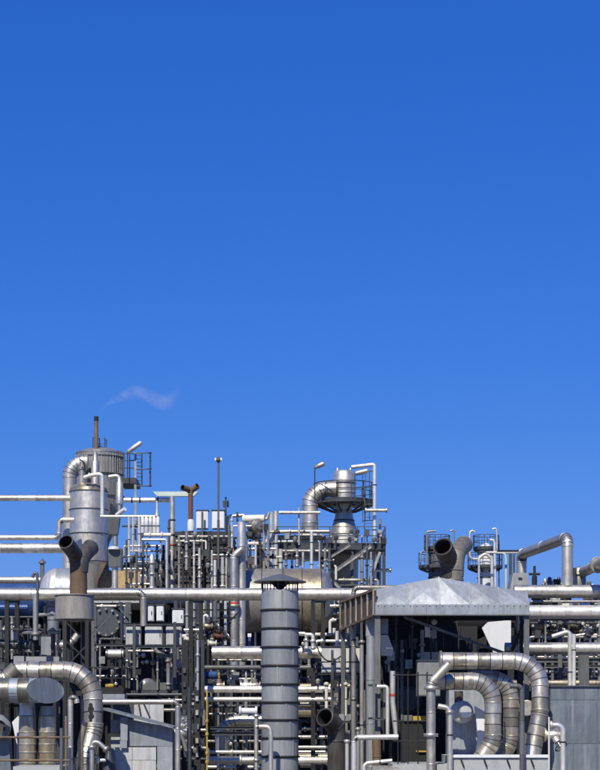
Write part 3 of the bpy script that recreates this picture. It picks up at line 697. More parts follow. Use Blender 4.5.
quad(110.5, 720, 120, 733, d + .3, 'inner_sheet', 'sheet'); quad(111, 737, 120, 770, d + .2, 'inner_sheet', 'concrete')
quad(108, 733.4, 121, 736.6, d - .05, 'dark_slot', 'dark')
s = MB(); s.prism([P(102, 707.5, d - .5), P(173.5, 726.5, d - .5), P(173.5, 728.6, d - .5), P(102, 709.8, d - .5)], (0, 2.2, 0)); s.build('roof_flap', 'sheet_wall', t, smooth=0)
span('rod', 'stay', 'dark', t, P(139, 705, d - .1), P(141, 716, d - .45), .03); span('rod', 'stay', 'dark', t, P(144, 704, d - .1), P(150, 718, d - .45), .03)
MB().box((P(112, 0, d).x, d + .6, 0), (P(172, 0, d).x, d + 2.6, P(0, 730, d).z)).build('casing', 'sheet_wall', t)
for x0, x1, m in ((134, 163, 'sheet'), (113, 133.5, 'blue')):
    pass
t = thing('screen_panel', 'tall pale panel standing behind the sloping roof flap', 'panel', P(148, GY(63.2), 63.2))
quad(134, 703.5, 149, GY(63.2), 63.2, 'panel', 'pale'); quad(149.4, 703.5, 163.5, GY(63.2), 63.2, 'panel', 'pale'); quad(114, 704, 133.6, GY(63.4), 63.4, 'shade_toned_panel', 'steel')  # last panel: its shade is put into the dark steel colour
tag(quad(101, 694.5, 124.5, 701, 62.6, 'flat_box', 'galv', 1.0, None) if False else MB().box((P(101, 0, 62.6).x, 62.6, P(0, 701, 62.6).z), (P(124.5, 0, 62.6).x, 63.6, P(0, 694, 62.6).z)).build('flat_box', 'sheet'), 'flat pale box on the platform left of the sloping housing', 'box')
pipe('bright pipe running level over the machine housing and turning down at its right end', 56.8, 2.7,
     [(103, 701.8), (177.8, 701.8), (177.8, GY(56.8))], 'alu', 'elbowed_pipe', sec=24, bend=1.9)
pipe('dark slim post right of the machine housing', 57.6, 2.3, [(189.4, 687), (189.4, GY(57.6))], 'steel', 'round_post', cat='post', sec=30)

# ================================================================== main pipe rack
D = 68.0
pipe('longest thick silver pipe crossing the plant level behind the ringed stack', D, 6.3, [(-20, 594.3), (392, 594.3)], 'alu', 'rack_pipe', sec=52)
pipe('upper of two thick level pipes right of the canopy, feeding the expansion loop', 66.0, 6.6, [(514, 591.5), (640, 591.5)], 'alu', 'rack_pipe', sec=40)
pipe('pale thick level pipe just below the loop pipe at right', 65.2, 6.8, [(514, 612.0), (640, 612.0)], 'alu_bright', 'rack_pipe', sec=28)
pipe('thick silver pipe low behind the upright pipe pair at right', 63.8, 6.0, [(505, 648.5), (640, 648.5)], 'alu', 'rack_pipe', sec=24)
pipe('slim pale pipe lowest behind the grey clad wall at right', 66.0, 3.0, [(505, 683.0), (640, 683)], 'alu_warm', 'rack_pipe', sec=50)
pipe('level silver pipe with slanted start left of the ringed stack at mid height', D, 6.4, [(212, 652.5), (330, 652.5)], 'alu', 'rack_pipe', sec=30)
pipe('dark slim level pipe under the slant-ended silver pipe', D + 1, 2.4, [(198, 667.5), (330, 667.5)], 'grey', 'rack_pipe', sec=60)
pipe('upper of two bright level pipes starting at the yellow pole', D, 3.4, [(205, 689.2), (340, 689.2)], 'alu_bright', 'rack_pipe', sec=36)
pipe('lower and slimmer of two bright level pipes starting at the yellow pole', D, 2.4, [(205, 699.3), (340, 699.3)], 'alu_bright', 'rack_pipe', sec=44)
pipe('bent duct with wrinkled elbow turning down inside the rack left of the stack', D + 1.5, 6.6, [(262, 720.5), (222, 720.5), (222, 752)], 'alu', 'bent_duct', 'duct', sec=18, bend=2.6)
pipe('thin pale level pipe near the bottom left of the stack', D, 1.7, [(207, 752), (330, 752)], 'alu_bright', 'rack_pipe', fl=((232, 752),))
pipe('thick bright level pipe at the bottom left of the stack', D, 4.0, [(207, 760.3), (340, 760.3)], 'alu_bright', 'rack_pipe', sec=30)
pipe('golden level pipe widest of those just right of the stack', D + .5, 6.2, [(292, 711), (352, 711)], 'alu_warm', 'rack_pipe', sec=24, clip=((318, 711),))
pipe('golden level pipe highest of three just right of the stack', D + .4, 2.9, [(292, 686.2), (356, 686.2)], 'alu_warm', 'rack_pipe', sec=30, clip=((322, 686),))
pipe('slim golden pipe just above the widest golden pipe', D + .2, 2.3, [(292, 696.8), (330, 696.8)], 'alu_warm', 'rack_pipe', sec=30)
pipe('dull level pipe right of the stack below the golden ones', D + .6, 2.0, [(292, 737), (332, 737)], 'alu_dull', 'rack_pipe', clip=((316, 737),))
pipe('short thick golden pipe low beside the mitred exhaust pipe', D + .5, 4.0, [(292, 757), (332, 757)], 'alu_warm', 'rack_pipe', sec=15)
pipe('thin bright pipe hidden mostly behind the stack near row of clamps', D - .3, 1.4, [(292, 747), (330, 747)], 'alu_bright', 'rack_pipe')
pipe('grey pipe turning down from the main rack pipe beside the cabinet row', D - .8, 3.2, [(86, 592.5), (143.5, 592.5), (143.5, 626)], 'alu', 'elbowed_pipe', sec=30, bend=1.9)
# sloping fill pipe elbow at the stack
pipe('stubby pale cylinder pointing at the stack above a tall standpipe', 62, 3.2, [(240.5, 711), (256, 711)], 'white', 'stub_cylinder', cat='cylinder', ends=True)
pipe('tall slim standpipe just left of the stack', 61.4, 2.2, [(256.3, 714), (256.3, GY(61.4))], 'alu', 'standpipe', fl=((256.3, 716), (256.3, 760)))
pipe('handrail-like pipe bending down in front of the stack foot', 55.6, 2.3, [(256, 726.5), (270.8, 726.5), (270.8, GY(55.6))], 'alu', 'hooked_pipe', clip=((258, 726.5),))
pipe('short flanged pipe end at the bottom left of the stack', 62, 3.6, [(241, 760), (256, 760)], 'alu', 'flanged_stub', ends=True)
# bents carrying the rack
for i, x in enumerate((12, 196, 208, 318)):
    lab = ['dark steel rack bent at the far left edge behind the ducts', 'twin-legged dark steel rack bent left of the yellow pole', None, 'dark steel rack bent just right of the ringed stack'][i]
    if lab is None: continue
    yb = GY(D)
    mem = [(x - 5, yb, x - 5, 601), (x + 5, yb, x + 5, 601, D + 3, D + 3)]
    for y in (601.5, 660.5, 674, 694.5, 705.5, 766): mem.append((x - 6, y, x + 8, y, D - .1, D + 3.2, 2.6))
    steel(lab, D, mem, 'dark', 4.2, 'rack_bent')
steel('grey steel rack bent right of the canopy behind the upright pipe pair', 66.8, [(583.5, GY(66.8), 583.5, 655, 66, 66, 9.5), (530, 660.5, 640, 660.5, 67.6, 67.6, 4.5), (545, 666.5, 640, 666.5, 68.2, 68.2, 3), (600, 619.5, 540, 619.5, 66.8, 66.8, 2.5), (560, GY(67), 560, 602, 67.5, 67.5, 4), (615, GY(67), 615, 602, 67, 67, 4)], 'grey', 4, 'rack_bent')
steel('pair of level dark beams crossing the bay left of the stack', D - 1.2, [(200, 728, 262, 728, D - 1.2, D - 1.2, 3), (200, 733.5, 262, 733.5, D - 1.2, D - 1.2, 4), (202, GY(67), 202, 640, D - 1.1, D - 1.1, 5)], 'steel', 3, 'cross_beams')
t = thing('yellow_pole', 'thin yellow pipe pole with joints left of the ringed stack', 'pole', P(207, GY(61), 61))
for a, b in ((GY(61), 762), (762, 753), (753, 734), (734, 721), (721, 690)): span('rod', 'pole_section', 'yellow', t, P(207, a, 61), P(207, b, 61), S(0.95, 61))
for y in (762, 753, 734, 721): span('flange', 'coupling', 'yellow', t, P(207, y + 1.5, 61), P(207, y - 1.5, 61), S(1.7, 61))

# ================================================================== expansion loop, right
pipe('expansion loop of thick silver pipe rising above the rack at right', 66.0, 5.6,
     [(567.5, 586, 66.0), (567.5, 537.5, 66.0), (521.5, 554.3, 72.6), (521.5, 580, 72.6)], 'alu', 'expansion_loop', 'pipe', sec=90, bend=1.5)
t = thing('loop_support', 'grey tapered sheet metal box at the foot of the expansion loop', 'box', P(521, 590, 70))
MB().prism([P(510, 590, 70), P(531, 590, 70), P(527.5, 573, 70), P(513, 573, 70)], (0, 1.2, 0)).build('hood', 'galv', t, smooth=0)
MB().box((P(518.5, 0, 69.9).x, 69.93, P(0, 578.6, 70).z), (P(522, 0, 70).x, 69.99, P(0, 577.6, 70).z)).build('name_plate', 'dark', t)
pipe('slanting silver pipe leaving the right edge of the picture', 64.0, 5.0, [(580, 573.5, 68), (612, 558, 62)], 'alu_dull', 'slanting_pipe', sec=20, fl=((598, 565, 64.5),))
t = thing('strainer_body', 'short fat cylinder with flange where the slanting pipe begins', 'vessel', P(579, 590, 67))
shell(t, 579, 67.5, [(7, 590), (7, 572), (5, 568), (1, 566.5)], 'alu_dull', 20); shell(t, 573.5, 67, [(3, 590), (3, 568)], 'alu_dull', 14, 'side_neck')
span('flange', 'flange', 'alu_dull', t, P(579, 576, 67.5), P(579, 573, 67.5), S(8, 67.5))
t = thing('gate_valve', 'dark gate valve with cross handle standing on the loop pipe', 'valve', P(534, 586, 68))
for nm, r, a, b in (('body', 2.6, 588, 576), ('yoke', 1.3, 576, 566)): span('rod', nm, 'dark', t, P(534.5, a, 68), P(534.5, b, 68), S(r, 68))
span('rod', 'cross_handle', 'dark', t, P(529, 574, 68), P(540, 574, 68), .05); span('flange', 'flange', 'dark', t, P(534.5, 587, 68), P(534.5, 585, 68), S(4, 68))
for i, (x, y, lab) in enumerate(((552, 578, 'low valve manifold with pale cap above the loop pipe'), (595, 585, 'small pale valve cluster on the loop pipe at the right edge'))):
    t = thing('valve_manifold', lab, 'valve', P(x, 586, 70))
    for k in range(4):
        xx = x - 7 + k * 4.6; shell(t, xx, 70, [(2.4, 589), (2.4, y + 4 - (k % 2) * 2), (1.2, y + 1 - (k % 2) * 2)], ('alu_bright', 'steel', 'cream', 'steel')[(k + i) % 4], 10, 'valve_body')
    span('rod', 'header', 'alu_dull', t, P(x - 10, y + 6, 70), P(x + 10, y + 6, 70), S(1.6, 70)); span('wheel', 'handwheel', 'dark', t, P(x - 2, y, 70), P(x - 2, y - 1, 70), S(3, 70))
# upright pair with hooked tops
pipe('left one of the upright pipe pair, hooked to the left at its top', 62.5, 2.1, [(552, 636.5), (566, 632), (569.8, 632), (569.8, GY(62.5))], 'alu_bright', 'upright_pipe', clip=((569.8, 672),), bend=1.5)
pipe('right one of the upright pipe pair, plain topped', 62.5, 1.9, [(574, 634), (574, GY(62.5))], 'alu_bright', 'upright_pipe', clip=((574, 650),))
pipe('thin hooked pipe to the right of the upright pipe pair', 66.4, 1.4, [(573, 636), (586, 634), (590, 637), (590, 655)], 'alu_bright', 'hooked_pipe', vl=((588, 635),))

# ================================================================== left: twin-mouthed exhaust on a drum
d = 64.5
t = thing('twin_exhaust', 'rusty stemmed exhaust with two wide mouths above a grey drum at left', 'exhaust pipe', P(78, GY(d), d))
shell(t, 78.5, d, [(8.6, 597), (8.8, 588), (8.6, 574), (8.6, 567)], 'rust', 26, 'stem')
cowl(t, [(77.5, 572, d), (77, 557, d), (65.5, 541.5, d - .9)], d, 7.6, 'exhaust', 'left_arm')
cowl(t, [(80, 572, d), (81, 558, d), (91, 547, d + .7)], d, 8.2, 'exhaust', 'right_arm')
shell(t, 74.5, d, [(17.5, 621), (19.2, 620), (19.2, 596), (18.4, 595), (10, 594.2)], 'drum_grey', 36, 'drum')
hoop(t, 74.5, 619.5, d, 19.2, 'grey', .05, 'rim'); hoop(t, 74.5, 596, d, 19.2, 'grey', .05, 'rim')
for x, dd in ((65, d - .6), (87, d - .6), (68, d + .6), (84, d + .6)): span('hbeam', 'leg', 'dark', t, P(x, GY(dd), dd), P(x, 620, dd), .13, .13, (1, 0, 0))
for a, b in (((65, 640), (87, 660)), ((65, 668), (87, 645)), ((66, 622), (80, 636))): span('box', 'brace', 'dark', t, P(*a, d - .6), P(*b, d - .6), .08, .05)
# things around it
pipe('left gooseneck vent pipe with hooked top rising past the main rack pipe', 66.0, 1.5, [(32.5, 578), (34, 573.2), (37.3, 573.2), (37.6, 592), (36.5, 640)], 'grey', 'gooseneck_vent', bend=1.6)
pipe('wider pale standpipe below the gooseneck vent', 65.6, 2.6, [(35.5, 640), (35.5, 594)], 'alu_dull', 'standpipe', fl=((35.5, 634),))
t = thing('capped_vent', 'small dark vent pipe with a conical hat above the rounded hood', 'vent', P(42, 580, 80))
shell(t, 42.2, 80, [(2.2, 590), (2.2, 563)], 'grey', 14, 'pipe'); shell(t, 42.2, 80, [(4.2, 563.2), (3.6, 562), (0.3, 558.5)], 'grey', 14, 'hat')
t = thing('rounded_hood', 'rounded silver hood with banded quarter-dome end behind the main rack pipe', 'hood', P(56, 600, 79))
for i in range(6):
    a0, a1 = R(90 * i / 6), R(90 * (i + 1) / 6); s = MB(); k0 = []
    for a in (a0, a1):
        k0.append(len(s.v)); cx = 58 - 18 * math.sin(a)
        rr = S(24 * math.cos(a) + .2, 80)
        for j in range(13): th = math.pi * j / 12; o = P(cx, 592, 80); s.v.append(o + Vector((0, -math.cos(th) * rr, math.sin(th) * rr)))
    for j in range(12): s.f.append((k0[0] + j, k0[0] + j + 1, k0[1] + j + 1, k0[1] + j))
    s.build('dome_gore', 'alu_bright', t)
s = MB(); k0 = []
for x in (58, 74):
    k0.append(len(s.v)); rr = S(24, 80)
    for j in range(13): th = math.pi * j / 12; s.v.append(P(x, 592, 80) + Vector((0, -math.cos(th) * rr, math.sin(th) * rr)))
for j in range(12): s.f.append((k0[0] + j, k0[0] + j + 1, k0[1] + j + 1, k0[1] + j))
s.build('barrel_sheet', 'sheet', t)
pipe('grey pipe with pale top along the blue tank at far left', 84, 3.4, [(-20, 580), (46, 580)], 'alu', 'rack_pipe', sec=40)
t = thing('blue_tank', 'dark blue painted horizontal tank behind the pipes at far left', 'tank', P(5, 640, 88))
span('cyl', 'barrel', 'blue', t, P(-40, 600, 90), P(36, 600, 90), S(19, 90)); c = P(36, 600, 90)
MB().lathe([(S(19, 90) * math.cos(a), S(10, 90) * math.sin(a)) for a in [R(15 * i) for i in range(7)]], c, (1, 0, 0), 24).build('end_dome', 'blue', t)
for x in (-20, 18): MB().box((P(x, 0, 90).x, 89.2, 0), (P(x + 4, 0, 90).x, 90.8, P(0, 612, 90).z)).build('saddle', 'dark', t)
pipe('blue pipe with pale streak under the main rack pipe at far left', 74, 3.4, [(-12, 607.5), (28, 607.5)], 'blue', 'blue_pipe', sec=30)
for i, (y, dd, lab) in enumerate(((498.0, 96, 'highest of three level pipes entering from the left against the sky'), (548.2, 92, 'lowest and thickest of three level pipes entering from the left against the sky'))):
    pipe(lab, dd, (3.1, 5.0)[i], [(-20, y), ((74, 66)[i], y)], 'alu', 'skyline_pipe', sec=20)
pipe('middle of three skyline pipes at left, stepping up to the tall vessel', 94, 2.7, [(-20, 537.6), (59, 537.6), (59.5, 519.8), (74, 519.8)], 'alu', 'skyline_pipe', sec=20, bend=1.6)

# ================================================================== upper left vessels
d = 100.0
t = thing('hopper_vessel', 'dark round-topped hopper vessel behind the shiny cylinder at upper left', 'vessel', P(100, GY(d), d))
shell(t, 100, d, [(23.6, 476), (23.9, 456), (23.9, 453.5)], 'alu_dull', 36, 'top_ring')
shell(t, 100, d, [(24.3, 454.5), (24.3, 453), (14, 449.5), (6, 448.2), (0.4, 447.5)], 'alu_dull', 36, 'conical_lid')
shell(t, 100, d, [(9, 565), (9, 545), (22.6, 512), (23, 476)], 'alu_dull', 36, 'barrel')
shell(t, 100, d, [(9, GY(d)), (9, 565)], 'grey', 20, 'leg_pipe')
for y in (475.5, 458, 497): hoop(t, 100, y, d, 24, 'grey', .06, 'stiffening_ring')
for i in range(22):
    a = R(196 + i * 7); o = Vector((math.cos(a), math.sin(a), 0)) * S(24.2, d); span('box', 'stiffener', 'alu_dull', t, P(100, 475, d) + o, P(100, 456, d) + o, .03, .03)
for x, r, a, b, m in ((96.2, 2.1, 455, 421, 'rust'), (96.2, 2.3, 421, 416.5, 'soot')): shell(t, x, d - 1, [(r, a), (r, b)], m, 14, 'vent_stack')
shell(t, 98.5, d - .3, [(7, 450.5), (6, 447), (3, 446)], 'alu', 20, 'manway')
for x in (93, 99.5, 105, 106.5): span('rod', 'rail_post', 'steel', t, P(x, 450, d - .6), P(x, 437 + (x - 93) * .2, d - .6), .025)
span('rod', 'rail', 'steel', t, P(93, 438, d - .6), P(100, 439, d - .6), .025); span('rod', 'rail', 'steel', t, P(93, 444, d - .6), P(106.5, 444, d - .6), .02)
span('rod', 'rail', 'steel', t, P(104, 438, d - .6), P(107, 441, d - .6), .04)
d = 96.0
t = thing('cyclone_vessel', 'tall shiny silver cylinder with stained domed top at upper left', 'vessel', P(89, GY(d), d))
for a, b in ((562, 534.3), (533.9, 510.3), (509.9, 492)): shell(t, 88.5, d, [(18.7, a), (18.7, b)], 'alu', 36, 'cladding_sheet')
shell(t, 88.5, d, [(18.9, 492), (18.2, 488.5), (14, 485.2), (7, 483.6), (1, 483.3)], 'alu_warm', 36, 'domed_top')
shell(t, 88.5, d, [(8, 596), (10, 580), (18.6, 562)], 'alu', 36, 'cone')
shell(t, 88.5, d, [(8, GY(d)), (8, 596)], 'grey', 20, 'skirt')
for y in (534.1, 510.1, 492, 562): hoop(t, 88.5, y, d, 18.9, 'steel', .05, 'seam_band')
shell(t, 82, d - .2, [(5.2, 485), (5.2, 478), (3.2, 476), (3.2, 470), (4.4, 469.4), (4.4, 467), (1.5, 465.5), (1.2, 462)], 'alu', 18, 'top_nozzle')
shell(t, 95.3, d + .5, [(4.2, 485), (4.2, 463), (2.5, 460), (2.2, 452)], 'alu', 18, 'rear_nozzle')
pipe('bare pipe leaving the top of the shiny cylinder and dropping down its right side', 94.8, 2.1, [(84, 477.6), (92, 475), (102.3, 473.8), (102.3, 515)], 'alu_bright', 'vessel_pipe', bend=1.6, fl=((90, 476),))
pipe('dark cable arching from the lid of the hopper vessel to the nozzle', 95.2, .7, [(79, 459), (84, 462), (85.5, 473)], 'dark', 'cable', cat='cable', bend=6)
pipe('big rising duct with swan-neck elbow left of the shiny cylinder', 98.0, 7.0, [(69.5, GY(98)), (69.5, 462), (88, 462)], 'alu', 'swan_neck_duct', 'duct', sec=60, bend=2.2)
# hoppers in line below
t = thing('dosing_line', 'column of two grey hoppers joined by thick pipe right of the shiny cylinder', 'hopper', P(115, 590, 93))
shell(t, 119.5, 93.5, [(1.6, 517), (1.8, 505), (3.7, 503.5), (3.7, 483), (2.4, 481), (2.2, 477)], 'alu', 16, 'upper_cylinder')
def frustum(x, d, y0, y1, w0, w1, nm, m):
    s = MB(); a = [(-1, -1), (1, -1), (1, 1), (-1, 1)]
    for y, w in ((y0, w0), (y1, w1)):
        for i, j in a: s.v.append(P(x, y, d) + Vector((i * S(w, d), j * S(w, d), 0)))
    s.f = [(3, 2, 1, 0), (4, 5, 6, 7)] + [(i, (i + 1) % 4, 4 + (i + 1) % 4, 4 + i) for i in range(4)]
    return s.build(nm, m, t, smooth=0)
frustum(113.8, 93, 534.5, 518, 4.3, 6.3, 'upper_hopper', 'grey'); frustum(115.5, 93, 567, 549, 6.2, 6.8, 'lower_hopper', 'grey')
shell(t, 115.3, 93, [(2.6, 549), (2.6, 534)], 'alu', 14, 'joint_pipe'); shell(t, 114, 92.6, [(6.0, 549.5), (5.6, 547), (2, 546)], 'white', 20, 'pale_lid')
for a, b in ((654, 605), (604, 567)): shell(t, 115, 93, [(3.1, a), (3.1, b)], 'alu', 14, 'outlet_pipe')
span('rod', 'side_spout', 'white', t, P(117, 515, 93), P(125, 509, 92.6), S(2.2, 93)); hoop(t, 115, 604, 93, 3.4, 'dark', .06); hoop(t, 115, 632, 93, 3.4, 'dark', .06)
pipe('bracketed elbow pipe at the side of the hopper vessel', 95, 2.4, [(109, 477), (119.5, 475.5), (119.5, 484)], 'alu', 'elbow_pipe', bend=1.5)
pipe('thin level rail-like pipe crossing right of the hoppers', 91.5, 1.4, [(100.5, 516.3), (156, 516.3)], 'alu_bright', 'thin_pipe')
# upper platform by the vessel
t = thing('vessel_platform', 'small railed platform with posts at the right side of the hopper vessel', 'platform', P(135, 600, 98))
MB().box((P(121, 0, 98).x, 97.5, P(0, 484.5, 98).z), (P(137, 0, 98).x, 100, P(0, 479, 98).z)).build('deck', 'steel', t)
for x, a, b in ((124, 484, 453), (129.5, 484, 453), (135.4, 590, 452.5), (150, 487, 452)): span('box', 'post', 'alu_dull' if x == 135.4 else 'steel', t, P(x, a, 97.6), P(x, b, 97.6), .12 if x == 135.4 else .06, .08)
for y in (453.5, 460.5, 468): span('rod', 'rail', 'steel', t, P(118, y, 97.6), P(136, y, 97.6), .03)
span('rod', 'outrigger', 'steel', t, P(136, 480.5, 97.6), P(122, 480.5, 97.6), .06)
t = thing('caged_ladder', 'ladder cage with three open hoops sticking out right against the sky', 'ladder', P(143, 487, 97.5))
for y in (453, 469, 486): MB().tube([P(136, y, 97.4)] + [P(147 + 4.6 * math.sin(a), y, 97.4 - .35 + .35 * math.cos(a)) for a in [R(20 * i) for i in range(10)]] + [P(136, y, 96.7)], .032, 6).build('hoop', 'steel', t)
for i in range(9): span('rod', 'rung', 'steel', t, P(136.5, 484 - i * 3.6, 97.9), P(141.5, 484 - i * 3.6, 97.9), .02)
for x in (141.8, 150.8): span('rod', 'strap', 'steel', t, P(x, 486.5, 97.1), P(x, 452.5, 97.1), .04 if x < 145 else .02)
lamp('slanted tube lamp on the skyline right of the hopper vessel', 127.5, 452, 478, 141.5, 442.2, 97.2)

# ================================================================== steam
m = bpy.data.materials.new('steam'); m.use_nodes = True; n, l = m.node_tree.nodes, m.node_tree.links
n.remove(n['Principled BSDF']); pv = n.new('ShaderNodeVolumePrincipled'); pv.inputs['Color'].default_value = (.98, .90, .92, 1)
path = [(97, 417), (104, 407), (112, 400.5), (122, 396.5), (132, 393), (142, 393.5), (152, 398), (162, 402), (170, 400.5), (176, 395), (181, 388)]
rad = [1.0, 3.0, 5.0, 7.0, 8.5, 9.5, 10, 10, 10, 10, 7]
# density: thickest on the drifting centre line, fading outward, broken up by turbulence
geo = n.new('ShaderNodeNewGeometry'); sx = n.new('ShaderNodeSeparateXYZ'); l.new(geo.outputs['Position'], sx.inputs[0])
A_, B_ = P(*path[0], 99), P(*path[-1], 99)
um = n.new('ShaderNodeMapRange'); um.inputs['From Min'].default_value = A_.x; um.inputs['From Max'].default_value = B_.x; l.new(sx.outputs[0], um.inputs['Value'])
def curve(vals):
    f = n.new('ShaderNodeFloatCurve'); c = f.mapping.curves[0]
    us = [(P(*q, 99).x - A_.x) / (B_.x - A_.x) for q in path]
    c.points[0].location = (0, vals[0]); c.points[1].location = (1, vals[-1])
    for u, v in list(zip(us, vals))[1:-1]: c.points.new(u, v)
    f.mapping.update(); l.new(um.outputs['Result'], f.inputs['Value']); return f.outputs[0]
def op(o, a, b):
    q = n.new('ShaderNodeMath'); q.operation = o
    for i, v in enumerate((a, b)):
        if v is None: continue
        if isinstance(v, (int, float)): q.inputs[i].default_value = v
        else: l.new(v, q.inputs[i])
    return q.outputs[0]
zs = [P(*q, 99).z for q in path]; z0, z1 = min(zs) - .1, max(zs) + .1
zc = op('ADD', op('MULTIPLY', curve([(z - z0) / (z1 - z0) for z in zs]), z1 - z0), z0)
rc = op('MULTIPLY', curve([S(r, 99) for r in rad]), 0.92)
dz = op('SUBTRACT', sx.outputs[2], zc); dy = op('SUBTRACT', sx.outputs[1], 99.0)
rr2 = op('DIVIDE', op('ADD', op('MULTIPLY', dz, dz), op('MULTIPLY', dy, dy)), op('MULTIPLY', rc, rc))
fall = op('MAXIMUM', op('SUBTRACT', 1.0, rr2), 0.0)
nz = n.new('ShaderNodeTexNoise'); nz.inputs['Scale'].default_value = 2.0; nz.inputs['Detail'].default_value = 6; nz.inputs['Roughness'].default_value = .65
l.new(geo.outputs['Position'], nz.inputs['Vector'])
mr = n.new('ShaderNodeMapRange'); mr.inputs['From Min'].default_value = .34; mr.inputs['From Max'].default_value = .75; mr.inputs['To Max'].default_value = 1.0
l.new(nz.outputs['Fac'], mr.inputs['Value'])
tail = n.new('ShaderNodeMapRange'); tail.inputs['From Min'].default_value = 1.0; tail.inputs['From Max'].default_value = 0.8; l.new(um.outputs['Result'], tail.inputs['Value'])
l.new(op('MULTIPLY', op('MULTIPLY', op('MULTIPLY', fall, mr.outputs['Result']), tail.outputs['Result']), 0.75), pv.inputs['Density'])
l.new(pv.outputs['Volume'], n['Material Output'].inputs['Volume']); M['steam'] = m
s = MB(); s.tube([P(x, y, 99) for x, y in path], [S(r, 99) for r in rad], 16)
tag(s.build('steam_plume', 'steam', origin=P(98, 415, 99)), 'faint wisp of pinkish steam drifting right of the thin vent stack', 'steam', kind='stuff')

# ================================================================== centre tower
d = 95.0
t = thing('process_tower', 'silver bottle-shaped tower with two railed platforms on the skyline', 'tower', P(344, GY(d), d))
for pr, m, nm in (([(14.2, GY(d)), (14.2, 590), (14.2, 546)], 'alu_dull', 'lower_shell'), ([(14, 546), (14, 534.5)], 'alu', 'cladding_sheet'), ([(14, 534.2), (12.8, 529), (10.2, 521)], 'alu', 'shoulder_cone'),
                  ([(9.9, 520.6), (8.2, 511)], 'alu', 'neck'), ([(8.1, 510.6), (8.1, 503)], 'alu', 'neck_sheet'), ([(11.4, 503), (11.4, 493)], 'alu', 'head_sheet'), ([(11.4, 492.6), (11.4, 483.5)], 'alu', 'head_sheet'),
                  ([(11.5, 483.2), (11.2, 477), (10.2, 472.5), (8.6, 470.8), (8.0, 470.6)], 'alu', 'head_cap')):
    shell(t, 344, d, pr, m, 32, nm)
for y, r in ((534.4, 14.1), (520.8, 10.2), (510.8, 8.3), (493, 11.5), (483.4, 11.7), (488, 11.5), (540, 14.1)): hoop(t, 344, y, d, r, 'steel' if y in (520.8, 483.4) else 'alu', .09, 'seam_band')
for x in (337.5, 350.5): shell(t, x, d - .2, [(1.7, 474), (1.7, 470), (0.9, 468)], 'alu', 10, 'lifting_lug')
rplat(t, P(344, 503, d), S(11.6, d), S(30.5, d), 1.0, kick=True, brackets=12)
for i in range(20):                                  # mesh guard and stiffeners on the dark lower shell
    a = R(180 + i * 9.2); o = Vector((math.cos(a), math.sin(a), 0)) * S(14.4, d); p0 = P(344, 589, d) + o; a2 = R(180 + i * 9.2 + 40); q = P(344, 550, d) + Vector((math.cos(a2), math.sin(a2), 0)) * S(14.4, d)
    span('rod', 'guard_strip', 'alu', t, p0, q, .025)
    a3 = R(180 + i * 9.2 - 40); q = P(344, 550, d) + Vector((math.cos(a3), math.sin(a3), 0)) * S(14.4, d); span('rod', 'guard_strip', 'steel', t, p0, q, .02)
pipe('fat swan-neck duct joining the bottle-shaped tower from the left', 94.5, 8.0, [(310, 540), (310, 499), (321, 489), (336, 489)], 'alu', 'swan_neck_duct', 'duct', sec=17, bend=1.9)
pipe('tall thin riser framing the bottle-shaped tower on its right, angled over the top', 93.0, 1.9, [(351.5, 467), (374.6, 464.3), (374.6, GY(93))], 'alu_bright', 'riser_pipe', bend=1.2, clip=((374.6, 485), (374.6, 530)))
pipe('second thinner riser just right of the tower frame', 93.4, 1.2, [(380, 518), (380, 600)], 'alu_dull', 'riser_pipe')
lamp('flood lamp on a thin mast left of the bottle-shaped tower', 314.8, 467.5, 503, 324.5, 463.2, 92.5)
lamp('tube lamp pointing right from the head of the bottle-shaped tower', 355, 473.5, 500, 368.5, 470.5, 92.0)
ladder('caged ladder between the two platforms right of the bottle-shaped tower', 369, 490, 545, 93.6, side=-1)
pipe('short level stub pipe sticking out right below the upper tower platform', 92.6, 1.8, [(366, 510.3), (386.5, 510.3)], 'alu', 'stub_pipe', ends=True)
pipe('short level stub pipe sticking out right above the canopy', 92.6, 1.7, [(371, 570.3), (390.5, 570.3)], 'alu', 'stub_pipe', ends=True)
platform('long railed steel platform around the foot of the bottle-shaped tower', 274, 385.5, 545.5, 90.5, 7.5, h=.95, legx=(278, 322, 352, 384))
steel('diagonal steel stair stringers and braces under the tower platform', 90, [(371, 546, 332, 573, 90, 90, 3.4), (350, 545, 322, 562, 90.2, 90.2, 2.4), (366, 590, 380, 552, 90.2, 90.2, 2.6), (326, 575, 340, 588, 90, 90, 3), (278, 560, 296, 548, 90.3, 90.3, 2)], 'alu_dull', 3, 'stair_frame')
for i, (x, y0, y1, r, lab) in enumerate(((271.2, 512, 592, 2.0, 'left one of the tall pipe pair rising behind the stack cap'), (275.8, 511, 592, 2.1, 'right one of the tall pipe pair rising behind the stack cap'), (280.6, 549, 592, 2.1, 'shorter pipe right of the tall pair behind the stack cap'),
        (311.5, 531, 570, 1.6, 'slim white upright under the left half of the tower platform'), (319.5, 541, 570, 1.0, 'thin upright beside the white upright under the tower platform'), (303, 552, 568, 1.3, 'short stub upright above the left of the big drum'))):
    pipe(lab, 89.5, r, [(x, y0), (x, y1)], 'alu_bright' if i < 4 else 'alu', 'upright_pipe', clip=((x, (y0 + y1) / 2 - 8), (x, (y0 + y1) / 2 + 14)) if r > 1.5 else ())
pipe('level pipe over the left part of the tower platform', 90.2, 1.7, [(279, 512.5), (320, 512.5)], 'alu', 'level_pipe')
pipe('thin post holding the level pipe over the tower platform', 90.4, 1.2, [(299, 508), (299, 545)], 'alu', 'post', cat='post')
